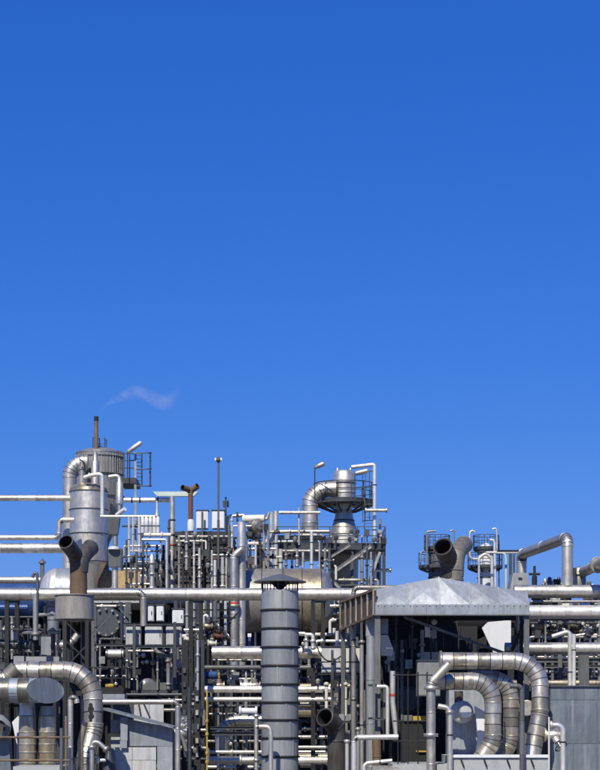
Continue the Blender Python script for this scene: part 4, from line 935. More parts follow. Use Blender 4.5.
for i, (y, r, m, lab) in enumerate(((531.5, 2.0, 'alu', 'uppermost level pipe behind the tower platform rail'), (537.5, 2.3, 'alu_warm', 'middle level pipe behind the tower platform rail'), (542, 1.6, 'alu_bright', 'lowest level pipe behind the tower platform rail'))):
    pipe(lab, 91.5 + i * .4, r, [(270, y), (330 - i * 4, y)], m, 'level_pipe', sec=30, fl=((290 + i * 5, y),))
t = thing('tower_pump', 'cream boxed machine on the tower platform by the swan-neck duct', 'machine', P(312, 545, 92))
MB().box((P(300, 0, 92).x, 92, P(0, 545, 92).z), (P(317, 0, 92).x, 93, P(0, 533, 92).z)).build('casing', 'cream', t)
for x in (321, 326, 331): shell(t, x, 92, [(1.6, 545), (2.1, 540), (1.2, 534 + x % 3)], 'alu', 10, 'valve_body')
for i, x in enumerate((350, 356, 378)):
    t = thing('instrument_stand', ['dark instrument stand in front of the tower foot', 'pale instrument stand right of the tower foot', 'cluttered instrument stand at the right end of the tower platform'][i], 'instrument', P(x, 545, 91))
    span('rod', 'post', 'steel', t, P(x, 545, 91), P(x, 531, 91), .04)
    for k in range(3): MB().box((P(x - 2 + k, 0, 91).x, 90.9, P(0, 541 - k * 4, 91).z), (P(x + 1.5 + k, 0, 91).x, 91.2, P(0, 538 - k * 4, 91).z)).build('gauge_box', ('dark', 'alu_dull', 'steel')[(k + i) % 3], t)

# big horizontal drum
d = 86.0
t = thing('storage_drum', 'large horizontal silver drum with wrinkled domed end behind the stack', 'tank', P(300, GY(d), d))
for a, b, m in ((236, 262, 'alu_dull'), (262, 283, 'alu_dull'), (283, 302, 'alu_warm'), (302, 321, 'alu_warm')): span('cyl', 'barrel_sheet', m, t, P(a, 600.5, d), P(b - .2, 600.5, d), S(32, d))
for x in (262, 283, 302, 321): span('band', 'strap', 'steel', t, P(x - .4, 600.5, d), P(x + .4, 600.5, d), S(32.2, d))
for i in range(10):                                  # end dome in petals
    s = MB(); k0 = []
    for j in range(2):
        for k in range(6):
            th = 2 * math.pi * (i + j) / 10; a = R(18 * k); rr = S(32.6, d) * math.cos(a); s.v.append(P(321, 600.5, d) + Vector((S(13, d) * math.sin(a), math.cos(th) * rr, math.sin(th) * rr)))
    for k in range(5): s.f.append((k, k + 1, 6 + k + 1, 6 + k))
    s.build('dome_petal', 'alu_duct', t)
for x in (262, 312): MB().box((P(x, 0, d).x, d - 1.2, 0), (P(x + 5, 0, d).x, d + 1.2, P(0, 622, d).z)).build('saddle', 'dark', t)

# ================================================================== far right towers
for i, (x, yt, lab) in enumerate(((437, 538, 'far slim tower with ring platforms half hidden by the forked exhaust'), (486, 537, 'far slim white tower with two ring platforms right of the forked exhaust'))):
    d = 128.0
    t = thing('slim_tower', lab, 'tower', P(x, GY(d), d))
    m = ('grey', 'white')[i]
    for a, b in ((GY(d), 590), (590, 578), (577.6, 566), (565.6, 553)): shell(t, x, d, [(8.6, a), (8.6, b)], m, 24, 'shell_section')
    shell(t, x, d, [(8.6, 552.6), (7.4, 547), (3.5, 544), (1, 543)], m, 24, 'head')
    for y in (590, 577.8, 565.8, 552.8): hoop(t, x, y, d, 8.8, 'steel', .1, 'band')
    rplat(t, P(x, 549, d), S(8.6, d), S(13, d), .95, brackets=6); rplat(t, P(x - 1, 567.5, d), S(8.6, d), S(17.5, d), 1.0, brackets=8)
    span('rod', 'ladder_rail', 'steel', t, P(x + 13, 590, d - .5), P(x + 13, 540, d - .5), .04)
for lab, pts, r in (('hooked vent pipe left of the far half-hidden tower', [(436, 531), (427, 531.5), (427, 565)], 1.0), ('low hooked vent at the far left platform edge', [(424, 550.5), (420.6, 553), (420.6, 562)], .7),
               ('small hooked vent above the forked exhaust', [(450.5, 531), (454, 529.5), (454, 542)], .9),
               ('hooked vent pipe left of the far white tower', [(475, 532), (472, 530.5), (469.8, 532.5), (469.8, 557), (473, 559), (479, 559), (479, 590)], 1.2), ('hooked vent pipe right of the far white tower', [(492.5, 529), (496.5, 528), (497, 540), (497, 553)], .9)):
    pipe(lab, 126.5, r, pts, 'alu_dull' if 'far white' not in lab else 'alu_bright', 'hooked_vent', cat='vent', bend=1.6)
pipe('white looped pipe in front of the far white tower', 125.5, 1.6, [(479, 562), (479, 558), (486, 553), (492, 559), (492, 590)], 'alu_bright', 'looped_pipe', bend=2.2)
pipe('tall white pipe beside the far white tower bending at its top', 125, 1.3, [(490, 540), (494, 540), (494.5, 544), (495.5, 590)], 'alu_bright', 'upright_pipe', bend=1.5)
pipe('cream level pipe from the far white tower to the expansion loop', 124, 1.2, [(486, 552.5), (520, 552.5)], 'cream', 'level_pipe')
pipe('arched greenish pipe beside the far white tower', 123, 1.2, [(497, 553), (505, 553), (506, 560), (506, 590)], 'pale_green', 'arched_pipe', bend=3)
steel('short dark steel frame between the far white tower and the expansion loop', 122, [(510.5, 590, 510.5, 554, 122, 122, 3), (514, 590, 514, 554, 122, 122, 2), (497, 551, 522, 551, 122, 122, 2)], 'steel', 3, 'short_steel_frame')

# ================================================================== centre-left process block
d = 88.0
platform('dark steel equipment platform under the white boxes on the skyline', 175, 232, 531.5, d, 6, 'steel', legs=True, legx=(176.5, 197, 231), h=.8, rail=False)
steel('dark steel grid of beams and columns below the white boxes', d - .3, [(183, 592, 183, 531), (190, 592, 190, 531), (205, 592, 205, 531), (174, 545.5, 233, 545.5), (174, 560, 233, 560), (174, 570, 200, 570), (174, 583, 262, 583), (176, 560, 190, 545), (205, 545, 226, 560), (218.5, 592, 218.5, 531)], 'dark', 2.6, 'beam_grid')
cabinet('left one of two white boxes on the skyline platform', 196.3, 510.5, 208.2, 528.5, d - .2, .6, 'white', 2, 'white_box', handle=False)
cabinet('right one of two white boxes on the skyline platform', 212.0, 510.5, 224.3, 528.5, d - .2, .6, 'white', 2, 'white_box', handle=False)
for x, lab in ((202.3, 'steel post in front of the left white box'), (216.5, None)):
    if lab: pipe(lab, d - .6, 1.1, [(x, 512), (x, 560)], 'grey', 'post', cat='post')
t = thing('lamp_mast', 'tall thin mast with a round lamp head rising between the vessels and tower', 'lamp', P(218.4, GY(86.5), 86.5))
for a, b, r in ((GY(86.5), 592, 1.5), (592, 520, 1.3), (520, 461, 1.0)): span('rod', 'mast_section', 'grey', t, P(218.4, a, 86.5), P(218.4, b, 86.5), S(r, 86.5))
shell(t, 218.4, 86.5, [(1.4, 462), (3.6, 460.5), (3.6, 459), (2.4, 457.6), (0.3, 457)], 'grey', 16, 'lamp_head')
for x in (215.6, 221.2): span('rod', 'bulb', 'glass', t, P(x, 460.5, 86.4), P(x, 457.8, 86.4), .05)
t = thing('aerial', 'small aerial with two boxes right of the white boxes', 'aerial', P(226, 531, d))
span('rod', 'pole', 'steel', t, P(225.8, 531, d), P(225.8, 497, d), .04)
for x in (223.8, 228): MB().box((P(x - 1, 0, d).x, d - .1, P(0, 507, d).z), (P(x + 1, 0, d).x, d + .1, P(0, 501, d).z)).build('box', 'steel', t)
t = thing('mushroom_exhaust', 'rusty exhaust pipe with a curled double cowl on the pale green beam', 'exhaust pipe', P(190, 530, d))
shell(t, 190.6, d, [(2.4, 520), (2.4, 494)], 'red_rust', 16, 'pipe'); shell(t, 190.8, d, [(3.4, 531), (3.6, 523), (2.6, 519.5)], 'white', 16, 'pot')
shell(t, 190.6, d, [(2.5, 548), (3.3, 544), (3.3, 538), (2.0, 531)], 'alu', 14, 'lower_pot')
cowl(t, [(190.4, 493, d), (190, 490, d), (182.5, 487.6, d - .4)], d, 2.9, 'rust', 'cowl_arm'); cowl(t, [(190.4, 493, d), (191, 490.5, d), (197.5, 486, d - .2)], d, 3.0, 'rust', 'cowl_arm')
t = thing('green_beam', 'pale green level beam on a silver post carrying the rusty exhaust', 'beam', P(176, 592, 89))
MB().prism([P(153, 491.5, 89), P(198, 491.5, 89), P(194, 496, 89), P(157, 496, 89)], (0, .3, 0)).build('beam', 'pale_green', t, smooth=0)
for a, b in ((592, 545), (544.6, 520), (519.6, 496)): span('rod', 'post_section', 'alu', t, P(172.2, a, 88.7), P(172.2, b, 88.7), S(2.7, 89))
for y in (545, 520, 535): span('flange', 'flange', 'red' if y == 545 else 'steel', t, P(172.2, y + .8, 88.7), P(172.2, y - .8, 88.7), S(3.3, 89))
pipe('level pipe with dark joints leading left from the pale green beam', 89.5, 2.5, [(124, 500), (171, 500)], 'alu_bright', 'level_pipe', sec=14, clip=((132, 500), (140, 500), (158, 500)))
t = thing('tube_bundle', 'bundle of five short upright white tubes on a rail', 'cylinders', P(150, 537, 87))
for i in range(5):
    x = 142.6 + i * 3.9; shell(t, x, 87, [(1.75, 533.5), (1.75, 526), (1.75, 517.5), (1.1, 516.6)], 'alu_bright', 12, 'tube'); hoop(t, x, 526, 87, 1.8, 'dark', .05, 'strap')
span('box', 'shelf', 'steel', t, P(139, 534.3, 87), P(161, 534.3, 87), .3, .12, (0, 1, 0))
t = thing('narrow_funnel', 'narrow white funnel pipe above the tube bundle', 'funnel', P(157, 518, 88))
shell(t, 157, 88, [(2.6, 533), (2.6, 517), (1.2, 511), (1.2, 501)], 'alu_bright', 12, 'tube'); hoop(t, 157, 517, 88, 2.7, 'dark', .06, 'collar')
pipe('cream level pipe with flanges below the tube bundle', 86.5, 1.9, [(141, 534.8), (171, 534.8)], 'cream', 'level_pipe', fl=((150, 534.8), (162, 534.8)))
pipe('white pipe arching right and dropping beside the silver post', 86.2, 1.4, [(140, 539.6), (166.8, 539.6), (166.8, 592)], 'alu_bright', 'arched_pipe', bend=1.8)
for lab, x, y0, y1, r, m in (('leftmost thin white upright under the thin level pipe', 129, 517, 562, 1.3, 'alu_bright'), ('second thin white upright under the thin level pipe', 133, 517, 552, 1.1, 'alu_bright'), ('third and thickest white upright under the thin level pipe', 139.2, 516, 552, 1.5, 'alu_bright'),
        ('grey upright rising from the main rack pipe left of the flanged pot', 136.6, 552, 592, 1.3, 'grey'), ('upright silver pipe left of the flue pair with sloping top', 215, 560, 592, 1.5, 'alu_bright'), ('slim white upright next to the sloping-topped pipe', 222.6, 557, 592, 1.6, 'alu_bright'),
        ('slim grey upright between white uprights and flue pair', 226.4, 558, 592, 1.2, 'alu'), ('thin white upright left of the stack running through the rack', 255.7, 545, 686, 1.3, 'alu_bright')):
    pipe(lab, 86.0, r, [(x, y0), (x, y1)], m, 'upright_pipe', clip=((x, (y0 + y1) / 2),), fl=((x, y1 - 6),) if r > 1.2 else ())
t = thing('flanged_pot', 'grey upright pot with flanges standing on the main rack pipe', 'vessel', P(152, 590, 85))
shell(t, 152, 85, [(2.6, 590), (2.6, 566), (3.0, 563), (3.0, 557), (1.2, 554)], 'alu', 14, 'body')
for y in (563, 574, 588): span('flange', 'flange', 'alu', t, P(152, y + 1, 85), P(152, y - 1, 85), S(4, 85))
pipe('taller one of the thick upright flue pair left of the stack', 84.0, 4.3, [(241.5, 668), (241.5, 522)], 'alu', 'flue_pipe', sec=26)
pipe('shorter one of the thick upright flue pair, its top bent right into the taller', 83.6, 3.9, [(234, 668), (234, 556), (242, 549)], 'alu', 'flue_pipe', sec=26, bend=1.4, fl=((234, 606),))
span('band', 'red_band', 'red', bpy.data.objects['flue_pipe.001'], P(234, 606, 83.6), P(234, 602, 83.6), S(4.2, 83.6))
pipe('level looping pipe on the skyline left of the tall pipe pair', 88.5, 1.7, [(227.5, 534), (227.5, 516.5), (245, 515), (247, 520), (262, 520), (267, 519), (269, 512)], 'alu', 'looping_pipe', bend=1.8)
pipe('lower cream level pipe left of the tall pipe pair', 87.5, 1.8, [(248, 543.6), (264, 543.6), (268, 540)], 'cream', 'level_pipe', fl=((254, 543.6),))
t = thing('rotary_feeder', 'jumbled pale and dark rotary machine on the skyline left of the tall pipe pair', 'machine', P(250, 548, 88))
MB().lathe([(S(5, 88), 0), (S(7, 88), .2), (S(7, 88), .7), (S(4, 88), .9)], P(251, 527, 88), (.5, -.85, 0), 20).build('drum', 'alu_dull', t)
MB().lathe([(S(4, 88), 0), (S(4, 88), 1.1)], P(243, 519, 88.5), (1, -.2, 0), 16).build('motor', 'cream', t)
MB().lathe([(S(3, 88), 0), (S(4, 88), .3), (S(3, 88), .6)], P(246, 537, 88), (.3, -.9, .2), 16).build('gear_case', 'steel', t)
shell(t, 256, 88, [(2, 548), (4, 540), (4.5, 532), (2, 527)], 'alu', 16, 'chute')
MB().prism([P(256, 543, 88), P(262, 543, 88), P(268, 566, 88), P(264, 566, 88)], (0, .4, 0)).build('slide', 'alu_dull', t, smooth=0)
for x in (243, 250, 258): span('box', 'leg', 'dark', t, P(x, GY(88), 88.3), P(x, 540, 88.3), .1, .1)
span('rod', 'dark_strut', 'dark', t, P(258, 545, 87.6), P(268, 580, 87.6), .1)

# tan lumpy insulation on a hidden vessel, brown casings behind the block
t = thing('insulated_roof', 'lumpy tan insulated vessel top behind the twin-mouthed exhaust', 'vessel', P(112, 600, 97))
s = MB(); NX, NY = 44, 10; r2 = random.Random(3)
for j in range(NY + 1):
    for i in range(NX + 1):
        x = 84 + 62 * i / NX; y = 590 - 18 * math.sin(math.pi * j / NY) - r2.uniform(0, 3.5) * math.sin(math.pi * j / NY); s.v.append(P(x, y, 96.5 + 1.6 * j / NY))
for j in range(NY):
    for i in range(NX): a = j * (NX + 1) + i; s.f.append((a, a + 1, a + NX + 2, a + NX + 1))
s.build('insulation', 'tan', t, smooth=0); MB().box((P(84, 0, 97).x, 96.6, 0), (P(146, 0, 97).x, 98, P(0, 590, 97).z)).build('casing', 'dark', t)
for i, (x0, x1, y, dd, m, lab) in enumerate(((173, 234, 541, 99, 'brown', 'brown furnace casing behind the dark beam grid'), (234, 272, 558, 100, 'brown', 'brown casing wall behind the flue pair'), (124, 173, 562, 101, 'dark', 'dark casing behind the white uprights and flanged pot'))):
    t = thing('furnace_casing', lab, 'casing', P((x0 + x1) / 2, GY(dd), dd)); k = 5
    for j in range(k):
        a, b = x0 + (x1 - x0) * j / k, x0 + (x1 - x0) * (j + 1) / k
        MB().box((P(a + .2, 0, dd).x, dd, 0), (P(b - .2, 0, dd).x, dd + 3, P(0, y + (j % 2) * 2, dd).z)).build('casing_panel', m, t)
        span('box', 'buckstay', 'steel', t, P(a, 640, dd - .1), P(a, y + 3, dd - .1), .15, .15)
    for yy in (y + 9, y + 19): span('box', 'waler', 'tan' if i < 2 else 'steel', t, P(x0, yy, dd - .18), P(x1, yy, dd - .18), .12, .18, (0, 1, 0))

# near-black backing added where gaps between the pipes hold only shade
for i, (x0, x1, y, dd, lab) in enumerate(((-60, 96, 603, 112, 'added dark backing for the shaded gaps behind the blue tank at far left'), (96, 272, 600, 113, 'added dark backing for the shaded gaps behind the cabinets and flue pair'), (272, 400, 597, 112, 'added dark backing for the shaded gaps behind the big drum and stack'), (400, 530, 604, 113, 'added dark backing for the shaded gaps behind the canopy shed'), (530, 680, 603, 112, 'added dark backing for the shaded gaps behind the right-hand rack pipes'))):
    t = thing('gap_backdrop', lab, 'backdrop', P((x0 + x1) / 2, GY(dd), dd)); k = int((x1 - x0) / 12)
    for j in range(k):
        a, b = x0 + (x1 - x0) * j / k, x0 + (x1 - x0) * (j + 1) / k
        MB().box((P(a + .12, 0, dd).x, dd + (j % 2) * .08, 0), (P(b - .12, 0, dd).x, dd + 1, P(0, y, dd).z)).build('backdrop_panel', 'dark', t)
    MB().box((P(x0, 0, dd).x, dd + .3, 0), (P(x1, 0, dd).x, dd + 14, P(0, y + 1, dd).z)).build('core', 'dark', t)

# ================================================================== unseen raised deck, added to shade the bays behind the pipes
def deck(lab, x0, x1, dd0, dd1, z, n):
    t = thing('shade_deck', lab, 'deck', Vector((P((x0 + x1) / 2, 0, dd0).x, (dd0 + dd1) / 2, 0)))
    X0, X1 = P(x0, 0, dd0).x, P(x1, 0, dd0).x
    for i in range(n):
        a, b = X0 + (X1 - X0) * i / n, X0 + (X1 - X0) * (i + 1) / n
        MB().box((a + .01, dd0, z - .25), (b - .01, dd1, z)).build('deck_slab', 'concrete', t)
        span('hbeam', 'main_beam', 'dark', t, Vector((a, dd0 + .1, z - .45)), Vector((a, dd1, z - .45)), .3, .38, (1, 0, 0))
        for yy in (dd0 + .5, (dd0 + dd1) / 2, dd1 - .5): span('hbeam', 'column', 'dark', t, Vector((a, yy, 0)), Vector((a, yy, z - .65)), .3, .3, (1, 0, 0))
deck('raised deck added for shade behind the main rack pipe', -60, 400, 90.6, 112, 9.15, 8)
deck('raised deck added for shade behind the right-hand rack pipes', 400, 680, 90.6, 112, 8.55, 5)

# ================================================================== cabinet row on its platform, left centre
d = 72.0
platform('equipment platform with dark deck below the cabinet row', 124, 200, 690.5, d, 5, 'steel', rail=False, legx=(128, 160, 196))
for i, (x0, x1, y0, y1, lab) in enumerate(((126, 140.5, 625.5, 645, 'leftmost of three pale cabinets in a row'), (145, 162, 625.5, 645, 'middle and widest of three pale cabinets in a row'), (166, 181.5, 625.5, 645, 'rightmost of three pale cabinets in a row'),
        (148, 153.5, 605, 621, 'narrow white cabinet above the middle cabinet'), (156.5, 163.5, 605, 621, 'second white cabinet above the row, right of the narrow one'), (172.3, 183.5, 609, 624.5, 'white cabinet with conduits on top at the right end of the row'))):
    cabinet(lab, x0, y0, x1, y1, d - .3 + (i > 2) * 1.0, .45, 'pale' if i < 3 else 'white', 1, 'pale_cabinet')
steel('grey post frame holding the row of pale cabinets', d - .55, [(134.2, 690, 134.2, 624, d - .65, d - .65, 3.0), (174.8, 690, 174.8, 622, d - .65, d - .65, 3.0), (124, 624, 184, 624, d - .6, d - .6, 1.8), (124, 646.5, 184, 646.5, d - .6, d - .6, 2.4), (163.8, 690, 163.8, 602, d + 1.2, d + 1.2, 2.4), (145, 603.6, 166, 603.6, d + 1.0, d + 1.0, 1.8)], 'steel', 3, 'cabinet_stand')
for k in range(3): pipe(['leftmost', 'middle', 'rightmost'][k] + ' of three conduits rising from the conduit-topped cabinet', d + .8, .8, [(174.5 + k * 3, 610), (174.5 + k * 3, 592)], 'steel', 'conduit', cat='conduit')
# machines under the cabinets
t = thing('pump_set', 'pump with round flanges and pale end cover below the left cabinet', 'pump', P(145, 690, d + 1))
for x, y, r in ((143.5, 655.5, 2.6), (147, 662, 2.2), (143, 662.5, 2.0), (139, 656, 1.8)): MB().lathe([(S(r, d), 0), (S(r, d), .12), (S(r * .55, d), .16), (S(r * .5, d), .3)], P(x, y, d + .9), (0, -1, 0), 16).build('flange', 'alu', t)
MB().box((P(136, 0, d).x, d + 1, P(0, 690, d).z), (P(158, 0, d).x, d + 2.2, P(0, 651, d).z)).build('pump_body', 'dark', t)
MB().lathe([(S(8, d), 0), (S(8, d), .3), (S(5, d), .6), (S(2, d), .7)], P(150, 688, d + .7), (-.3, -.9, .3), 20).build('dome_cover', 'alu', t)
tag(MB().box((P(141, 0, d).x, d + .05, P(0, 690, d).z), (P(168, 0, d).x, d + .8, P(0, 682.5, d).z)).build('low_box', 'grey'), 'low grey box at the deck edge under the middle cabinet', 'box')
pipe('angled pipe with elbow dropping under the right cabinet', d - .2, 2.1, [(154.5, 648.5), (158, 652.5), (168.3, 657.5), (168.3, 690)], 'alu_dull', 'angled_pipe', bend=1.4, fl=((168.3, 661), (168.3, 684)))
pipe('thin upright between the pump and the angled pipe', d - .1, 1.0, [(157.5, 654), (157.5, 690)], 'alu_dull', 'upright_pipe', fl=((157.5, 670),))
t = thing('filter_drum', 'short level silver drum with dark bands on the platform left of the cabinets', 'drum', P(114, 664, 71))
span('cyl', 'barrel', 'alu', t, P(106.5, 654, 71), P(123.5, 654, 71), S(4.8, 71))
for x in (107.5, 122): span('band', 'band', 'dark', t, P(x - .6, 654, 71), P(x + .6, 654, 71), S(5, 71))
for x in (109, 120): span('box', 'leg', 'dark', t, P(x, GY(71), 71), P(x, 658, 71), .12, .12)
pipe('second smaller level pipe just below the short silver drum', 71.2, 1.9, [(108, 661), (128, 661)], 'alu_dull', 'level_pipe', clip=((114, 661),))
t = thing('yellow_motor', 'small yellow motor with grey base on the platform left of the cabinets', 'motor', P(109, 690, 71))
MB().lathe([(S(2.4, 71), 0), (S(2.6, 71), .05), (S(2.6, 71), .3), (S(1.8, 71), .34)], P(106, 685.5, 71), (1, -.2, 0), 16).build('motor_body', 'yellow', t)
MB().box((P(104, 0, 71).x, 70.9, P(0, 690, 71).z), (P(114, 0, 71).x, 71.4, P(0, 688, 71).z)).build('base', 'grey', t)
platform('narrow dark walkway with rails behind the dented arched duct', 60, 124, 690.5, 69.5, 4, 'dark', legx=(64, 92, 122), h=.9)
t = thing('dark_exchanger', 'large dark horizontal exchanger end seen behind the dosing line', 'vessel', P(106, 660, 84))
MB().lathe([(S(14, 84), 0), (S(15.5, 84), .15), (S(15.5, 84), 1.4)], P(106, 622, 83), (0, 1, 0), 28).build('end_plate', 'steel', t)
for i in range(12): a = R(30 * i); MB().lathe([(.055, 0), (.055, .1)], P(106, 622, 82.95) + Vector((math.cos(a) * .6, 0, math.sin(a) * .6)), (0, -1, 0), 8).build('bolt', 'alu_dull', t)
for x in (98, 112): MB().box((P(x, 0, 84).x, 83.2, 0), (P(x + 3, 0, 84).x, 84, P(0, 635, 84).z)).build('saddle', 'dark', t)
steel('pair of light crossing braces in the bay right of the grey drum', 74, [(93, 634, 111, 613, 74, 74, 2.0), (119, 608, 130, 619, 74, 74, 1.6), (93, GY(74), 93, 602, 74.2, 74.2, 3), (127, GY(74), 127, 602, 74.2, 74.2, 3), (92, 645, 128, 645, 74.3, 74.3, 2.4)], 'grey', 2.2, 'braced_bay')
# far-left bay
for i, (x, lab) in enumerate(((3, 'far left dark upright of the railed bay'), (9.5, 'second dark upright of the railed bay'), (15, 'third dark upright of the railed bay'), (24, 'fourth dark upright of the railed bay'))):
    pipe(lab, 70.5, 1.0, [(x, GY(70.5)), (x, 618 + (i % 2) * 6)], 'dark', 'upright_post', cat='post')
platform('railed dark walkway behind the ducts at far left', -30, 60, 664, 70, 4, 'steel', h=1.35, legx=(-20, 20, 58))
pipe('dark level pipe with shiny joints crossing the far left bay', 69.5, 4.0, [(-12, 640), (8, 645), (32, 645)], 'steel', 'level_pipe', sec=12, bend=3, fl=((20, 645), (30, 645)))
t = thing('pale_canister', 'grey upright canister left of the grey drum', 'canister', P(53, 634, 68.5))
shell(t, 53, 68.5, [(5.5, 634), (5.6, 630), (5.6, 604), (4.6, 601)], 'sheet', 20, 'body')
for y in (631, 620, 607): hoop(t, 53, y, 68.5, 5.7, 'grey', .05)
span('rod', 'stand', 'steel', t, P(53, 664, 68.5), P(53, 634, 68.5), .08)
cabinet('grey switch box on the far left walkway', 41, 635.5, 53, 656, 69.0, .4, 'sheet', 1, 'switch_box')
for x0, x1, y0, lab in ((13.5, 24, 656, 'small grey box behind the left end of the dented arched duct'), (26, 59, 656.5, 'long grey box behind the dented arched duct')):
    tag(MB().box((P(x0, 0, 67).x, 67, P(0, 664, 67).z), (P(x1, 0, 67).x, 68, P(0, y0, 67).z)).build('grey_box', 'galv'), lab, 'box')
t = thing('disc_valve', 'valve with broad pale disc beside the gooseneck vent', 'valve', P(45, 634, 67.5))
MB().lathe([(.34, 0), (.36, .05), (.3, .09)], P(45, 616, 67.5), (0, 0, 1), 20).build('disc', 'alu', t); span('rod', 'stem', 'dark', t, P(45, 634, 67.5), P(45, 606, 67.5), .06)
MB().lathe([(.4, 0), (.42, .06), (.3, .1)], P(33, 634, 67.8), (0, 0, 1), 20).build('lower_disc', 'alu', t); span('rod', 'lower_stem', 'dark', t, P(33, 664, 67.8), P(33, 634, 67.8), .07)
span('rod', 'yoke', 'dark', t, P(33, 640, 67.7), P(45, 630, 67.6), .05)
pipe('curved silver pipe with flange showing between the drum legs', 68, 3.4, [(56, 645), (66, 645), (73, 641), (78, 634)], 'alu', 'curved_pipe', sec=9, bend=2.4, fl=((58, 645),))

# ================================================================== dense bay left of the stack
d = 76.0
pipe('cream level pipe at the right end of the cabinet row', d, 2.1, [(182, 636.3), (213, 636.3)], 'cream', 'level_pipe', fl=((196, 636.3), (212, 636.3)), vl=((206, 636.3),))
pipe('thin pipe with gooseneck rising right of the cabinets', d, 1.4, [(184, 629.8), (203.5, 629.8), (203.8, 616), (207, 614.5), (208.5, 620)], 'alu_bright', 'gooseneck_pipe', bend=1.6, fl=((190, 629.8),))
UPR = (('leftmost upright in the dense bay left of the stack', 187, 601, 650, 1.6, 'alu_dull'), ('thin dark upright beside the leftmost one in the dense bay', 190.5, 601, 690, 1.0, 'dark'), ('short white upright behind the gooseneck pipe', 193, 603, 626, 2.2, 'alu_bright'),
       ('dark grey broad upright in the dense bay', 198.5, 601, 648, 2.4, 'steel'), ('pale broad upright in the dense bay', 203.6, 601, 632, 3.0, 'alu'), ('slim white upright right of the pale broad one', 211, 603, 645, 1.2, 'alu_bright'),
       ('fat grey upright in the middle of the dense bay', 215, 601, 628, 2.2, 'grey'), ('white upright left of the flue pair in the dense bay', 225.5, 601, 645, 1.5, 'alu_bright'), ('dark upright touching the flue pair', 229.5, 601, 650, 1.0, 'dark'))
for i, (lab, x, y0, y1, r, m) in enumerate(UPR): pipe(lab, d + 1.5 + (i % 3) * .8, r, [(x, y0), (x, y1)], m, 'upright_pipe', fl=((x, y0 + 14 + (i * 7) % 12),), clip=((x, y1 - 7),))
for i, (x, y, m, lab) in enumerate(((192, 641, 'cream', 'cream valve group lowest at the left of the dense bay'), (212, 628, 'alu_warm', 'brass-toned valve group in the dense bay'), (222, 638, 'red_rust', 'rust coloured valve group beside the flue pair'), (216, 645, 'cream', 'cream valve group above the slant-ended pipe'), (203, 645, 'alu_dull', 'dull valve group between the cream pipe and slant-ended pipe'))):
    t = thing('valve_group', lab, 'valves', P(x, y + 5, d - .3))
    for k in range(3):
        p = P(x - 4 + k * 3.6, y + (k * 5) % 4 - 2, d - .4 + .2 * k); valve(t, p, Vector((1, .2, .3 * k)), .085 + .02 * (k % 2), Vector((0, -.4, .9)).normalized(), (m, 'steel', 'alu')[k], 'dark')
    span('rod', 'header', m, t, P(x - 8, y, d), P(x + 8, y, d), .06); span('rod', 'stand', 'dark', t, P(x, GY(d), d), P(x, y, d), .05)
steel('dark pipe supports crossing the dense bay left of the stack', d + 2, [(184, 610, 235, 610, d + 2, d + 2, 1.6), (184, 618, 236, 618, d + 2, d + 2, 1.4), (208, GY(78), 208, 602), (229, 622, 239, 612, d - .3, d - .3, 1.6), (184, 648, 262, 648, d + 2.4, d + 2.4, 3)], 'dark', 2.4, 'pipe_support')
t = thing('blue_motor', 'small blue motor under the slant-ended pipe', 'motor', P(208, 688, 70)); c = P(206, 675, 70)
MB().lathe([(S(3.4, 70), 0), (S(3.7, 70), .05), (S(3.7, 70), .5), (S(2.5, 70), .55)], c, (1, -.4, 0), 16).build('motor_body', 'blue', t)
for k in range(5): MB().lathe([(S(4.0, 70), 0), (S(4.0, 70), .03)], c + Vector((1, -.4, 0)).normalized() * (.1 + .09 * k), (1, -.4, 0), 16).build('cooling_fin', 'blue', t)
MB().box((c.x - .1, 69.7, P(0, 689, 70).z), (c.x + .5, 70.3, P(0, 679, 70).z)).build('base', 'steel', t)
t = thing('blue_post', 'short blue post standing on the slant-ended pipe', 'post', P(249.5, 648, 70))
span('box', 'shaft', 'blue', t, P(249.5, 648, 70), P(249.5, 637, 70), .1, .1); span('box', 'head', 'white', t, P(249.5, 637, 70), P(249.5, 633.5, 70), .14, .14)
for i, (x, lab) in enumerate(((219, 'yellowish thin hand valve post on the level pipes'), (246, 'white thin hand valve post on the level pipes near the stack'), (255, 'pale hand valve post closest to the stack'))):
    t = thing('hand_valve', lab, 'valve', P(x, 687, 68.4)); valve(t, P(x, 685.5, 68.4), Vector((1, 0, 0)), .1, Vector((0, 0, 1)), ('alu_warm', 'alu_bright', 'alu_dull')[i], ('alu_warm', 'white', 'dark')[i]); span('rod', 'tall_stem', ('yellow', 'alu_bright', 'alu')[i], t, P(x, 684, 68.4), P(x, 671, 68.4), .035)
for i, (x, lab) in enumerate(((185, 'dark broad column right of the machine housing'), (197.5, 'dark broad column with pale clamps left of the yellow pole'))):
    t = thing('steel_column', lab, 'column', P(x, GY(63), 63)); span('hbeam', 'shaft', 'dark', t, P(x, GY(63), 63), P(x, 640, 63), .22, .22, (1, 0, 0))
    for k in range(7): MB().box((P(x - 1.6, 0, 63).x, 62.8, P(0, 757 - k * 14, 63).z), (P(x + 1.2, 0, 63).x, 62.88, P(0, 752 - k * 14, 63).z)).build('clamp', 'alu' if i else 'steel', t)
pipe('silver upright between the two dark broad columns', 62.6, 1.5, [(197.8, 640), (197.8, 690)], 'alu', 'upright_pipe', fl=((197.8, 655),), clip=((197.8, 672),))
pipe('bent hose looping beside the elbowed pipe right of the machine housing', 58.5, 1.8, [(178, 728), (184, 742), (187, 754), (190, 762)], 'alu_dull', 'hose', cat='hose', bend=10)
t = thing('valve_cross', 'small pale valve cross between the elbowed pipe and dark post', 'valve', P(184, 735, 58.6)); valve(t, P(183.5, 731, 58.6), Vector((1, 0, .5)), .12, Vector((0, -.6, .8)).normalized(), 'alu_bright', 'dark')

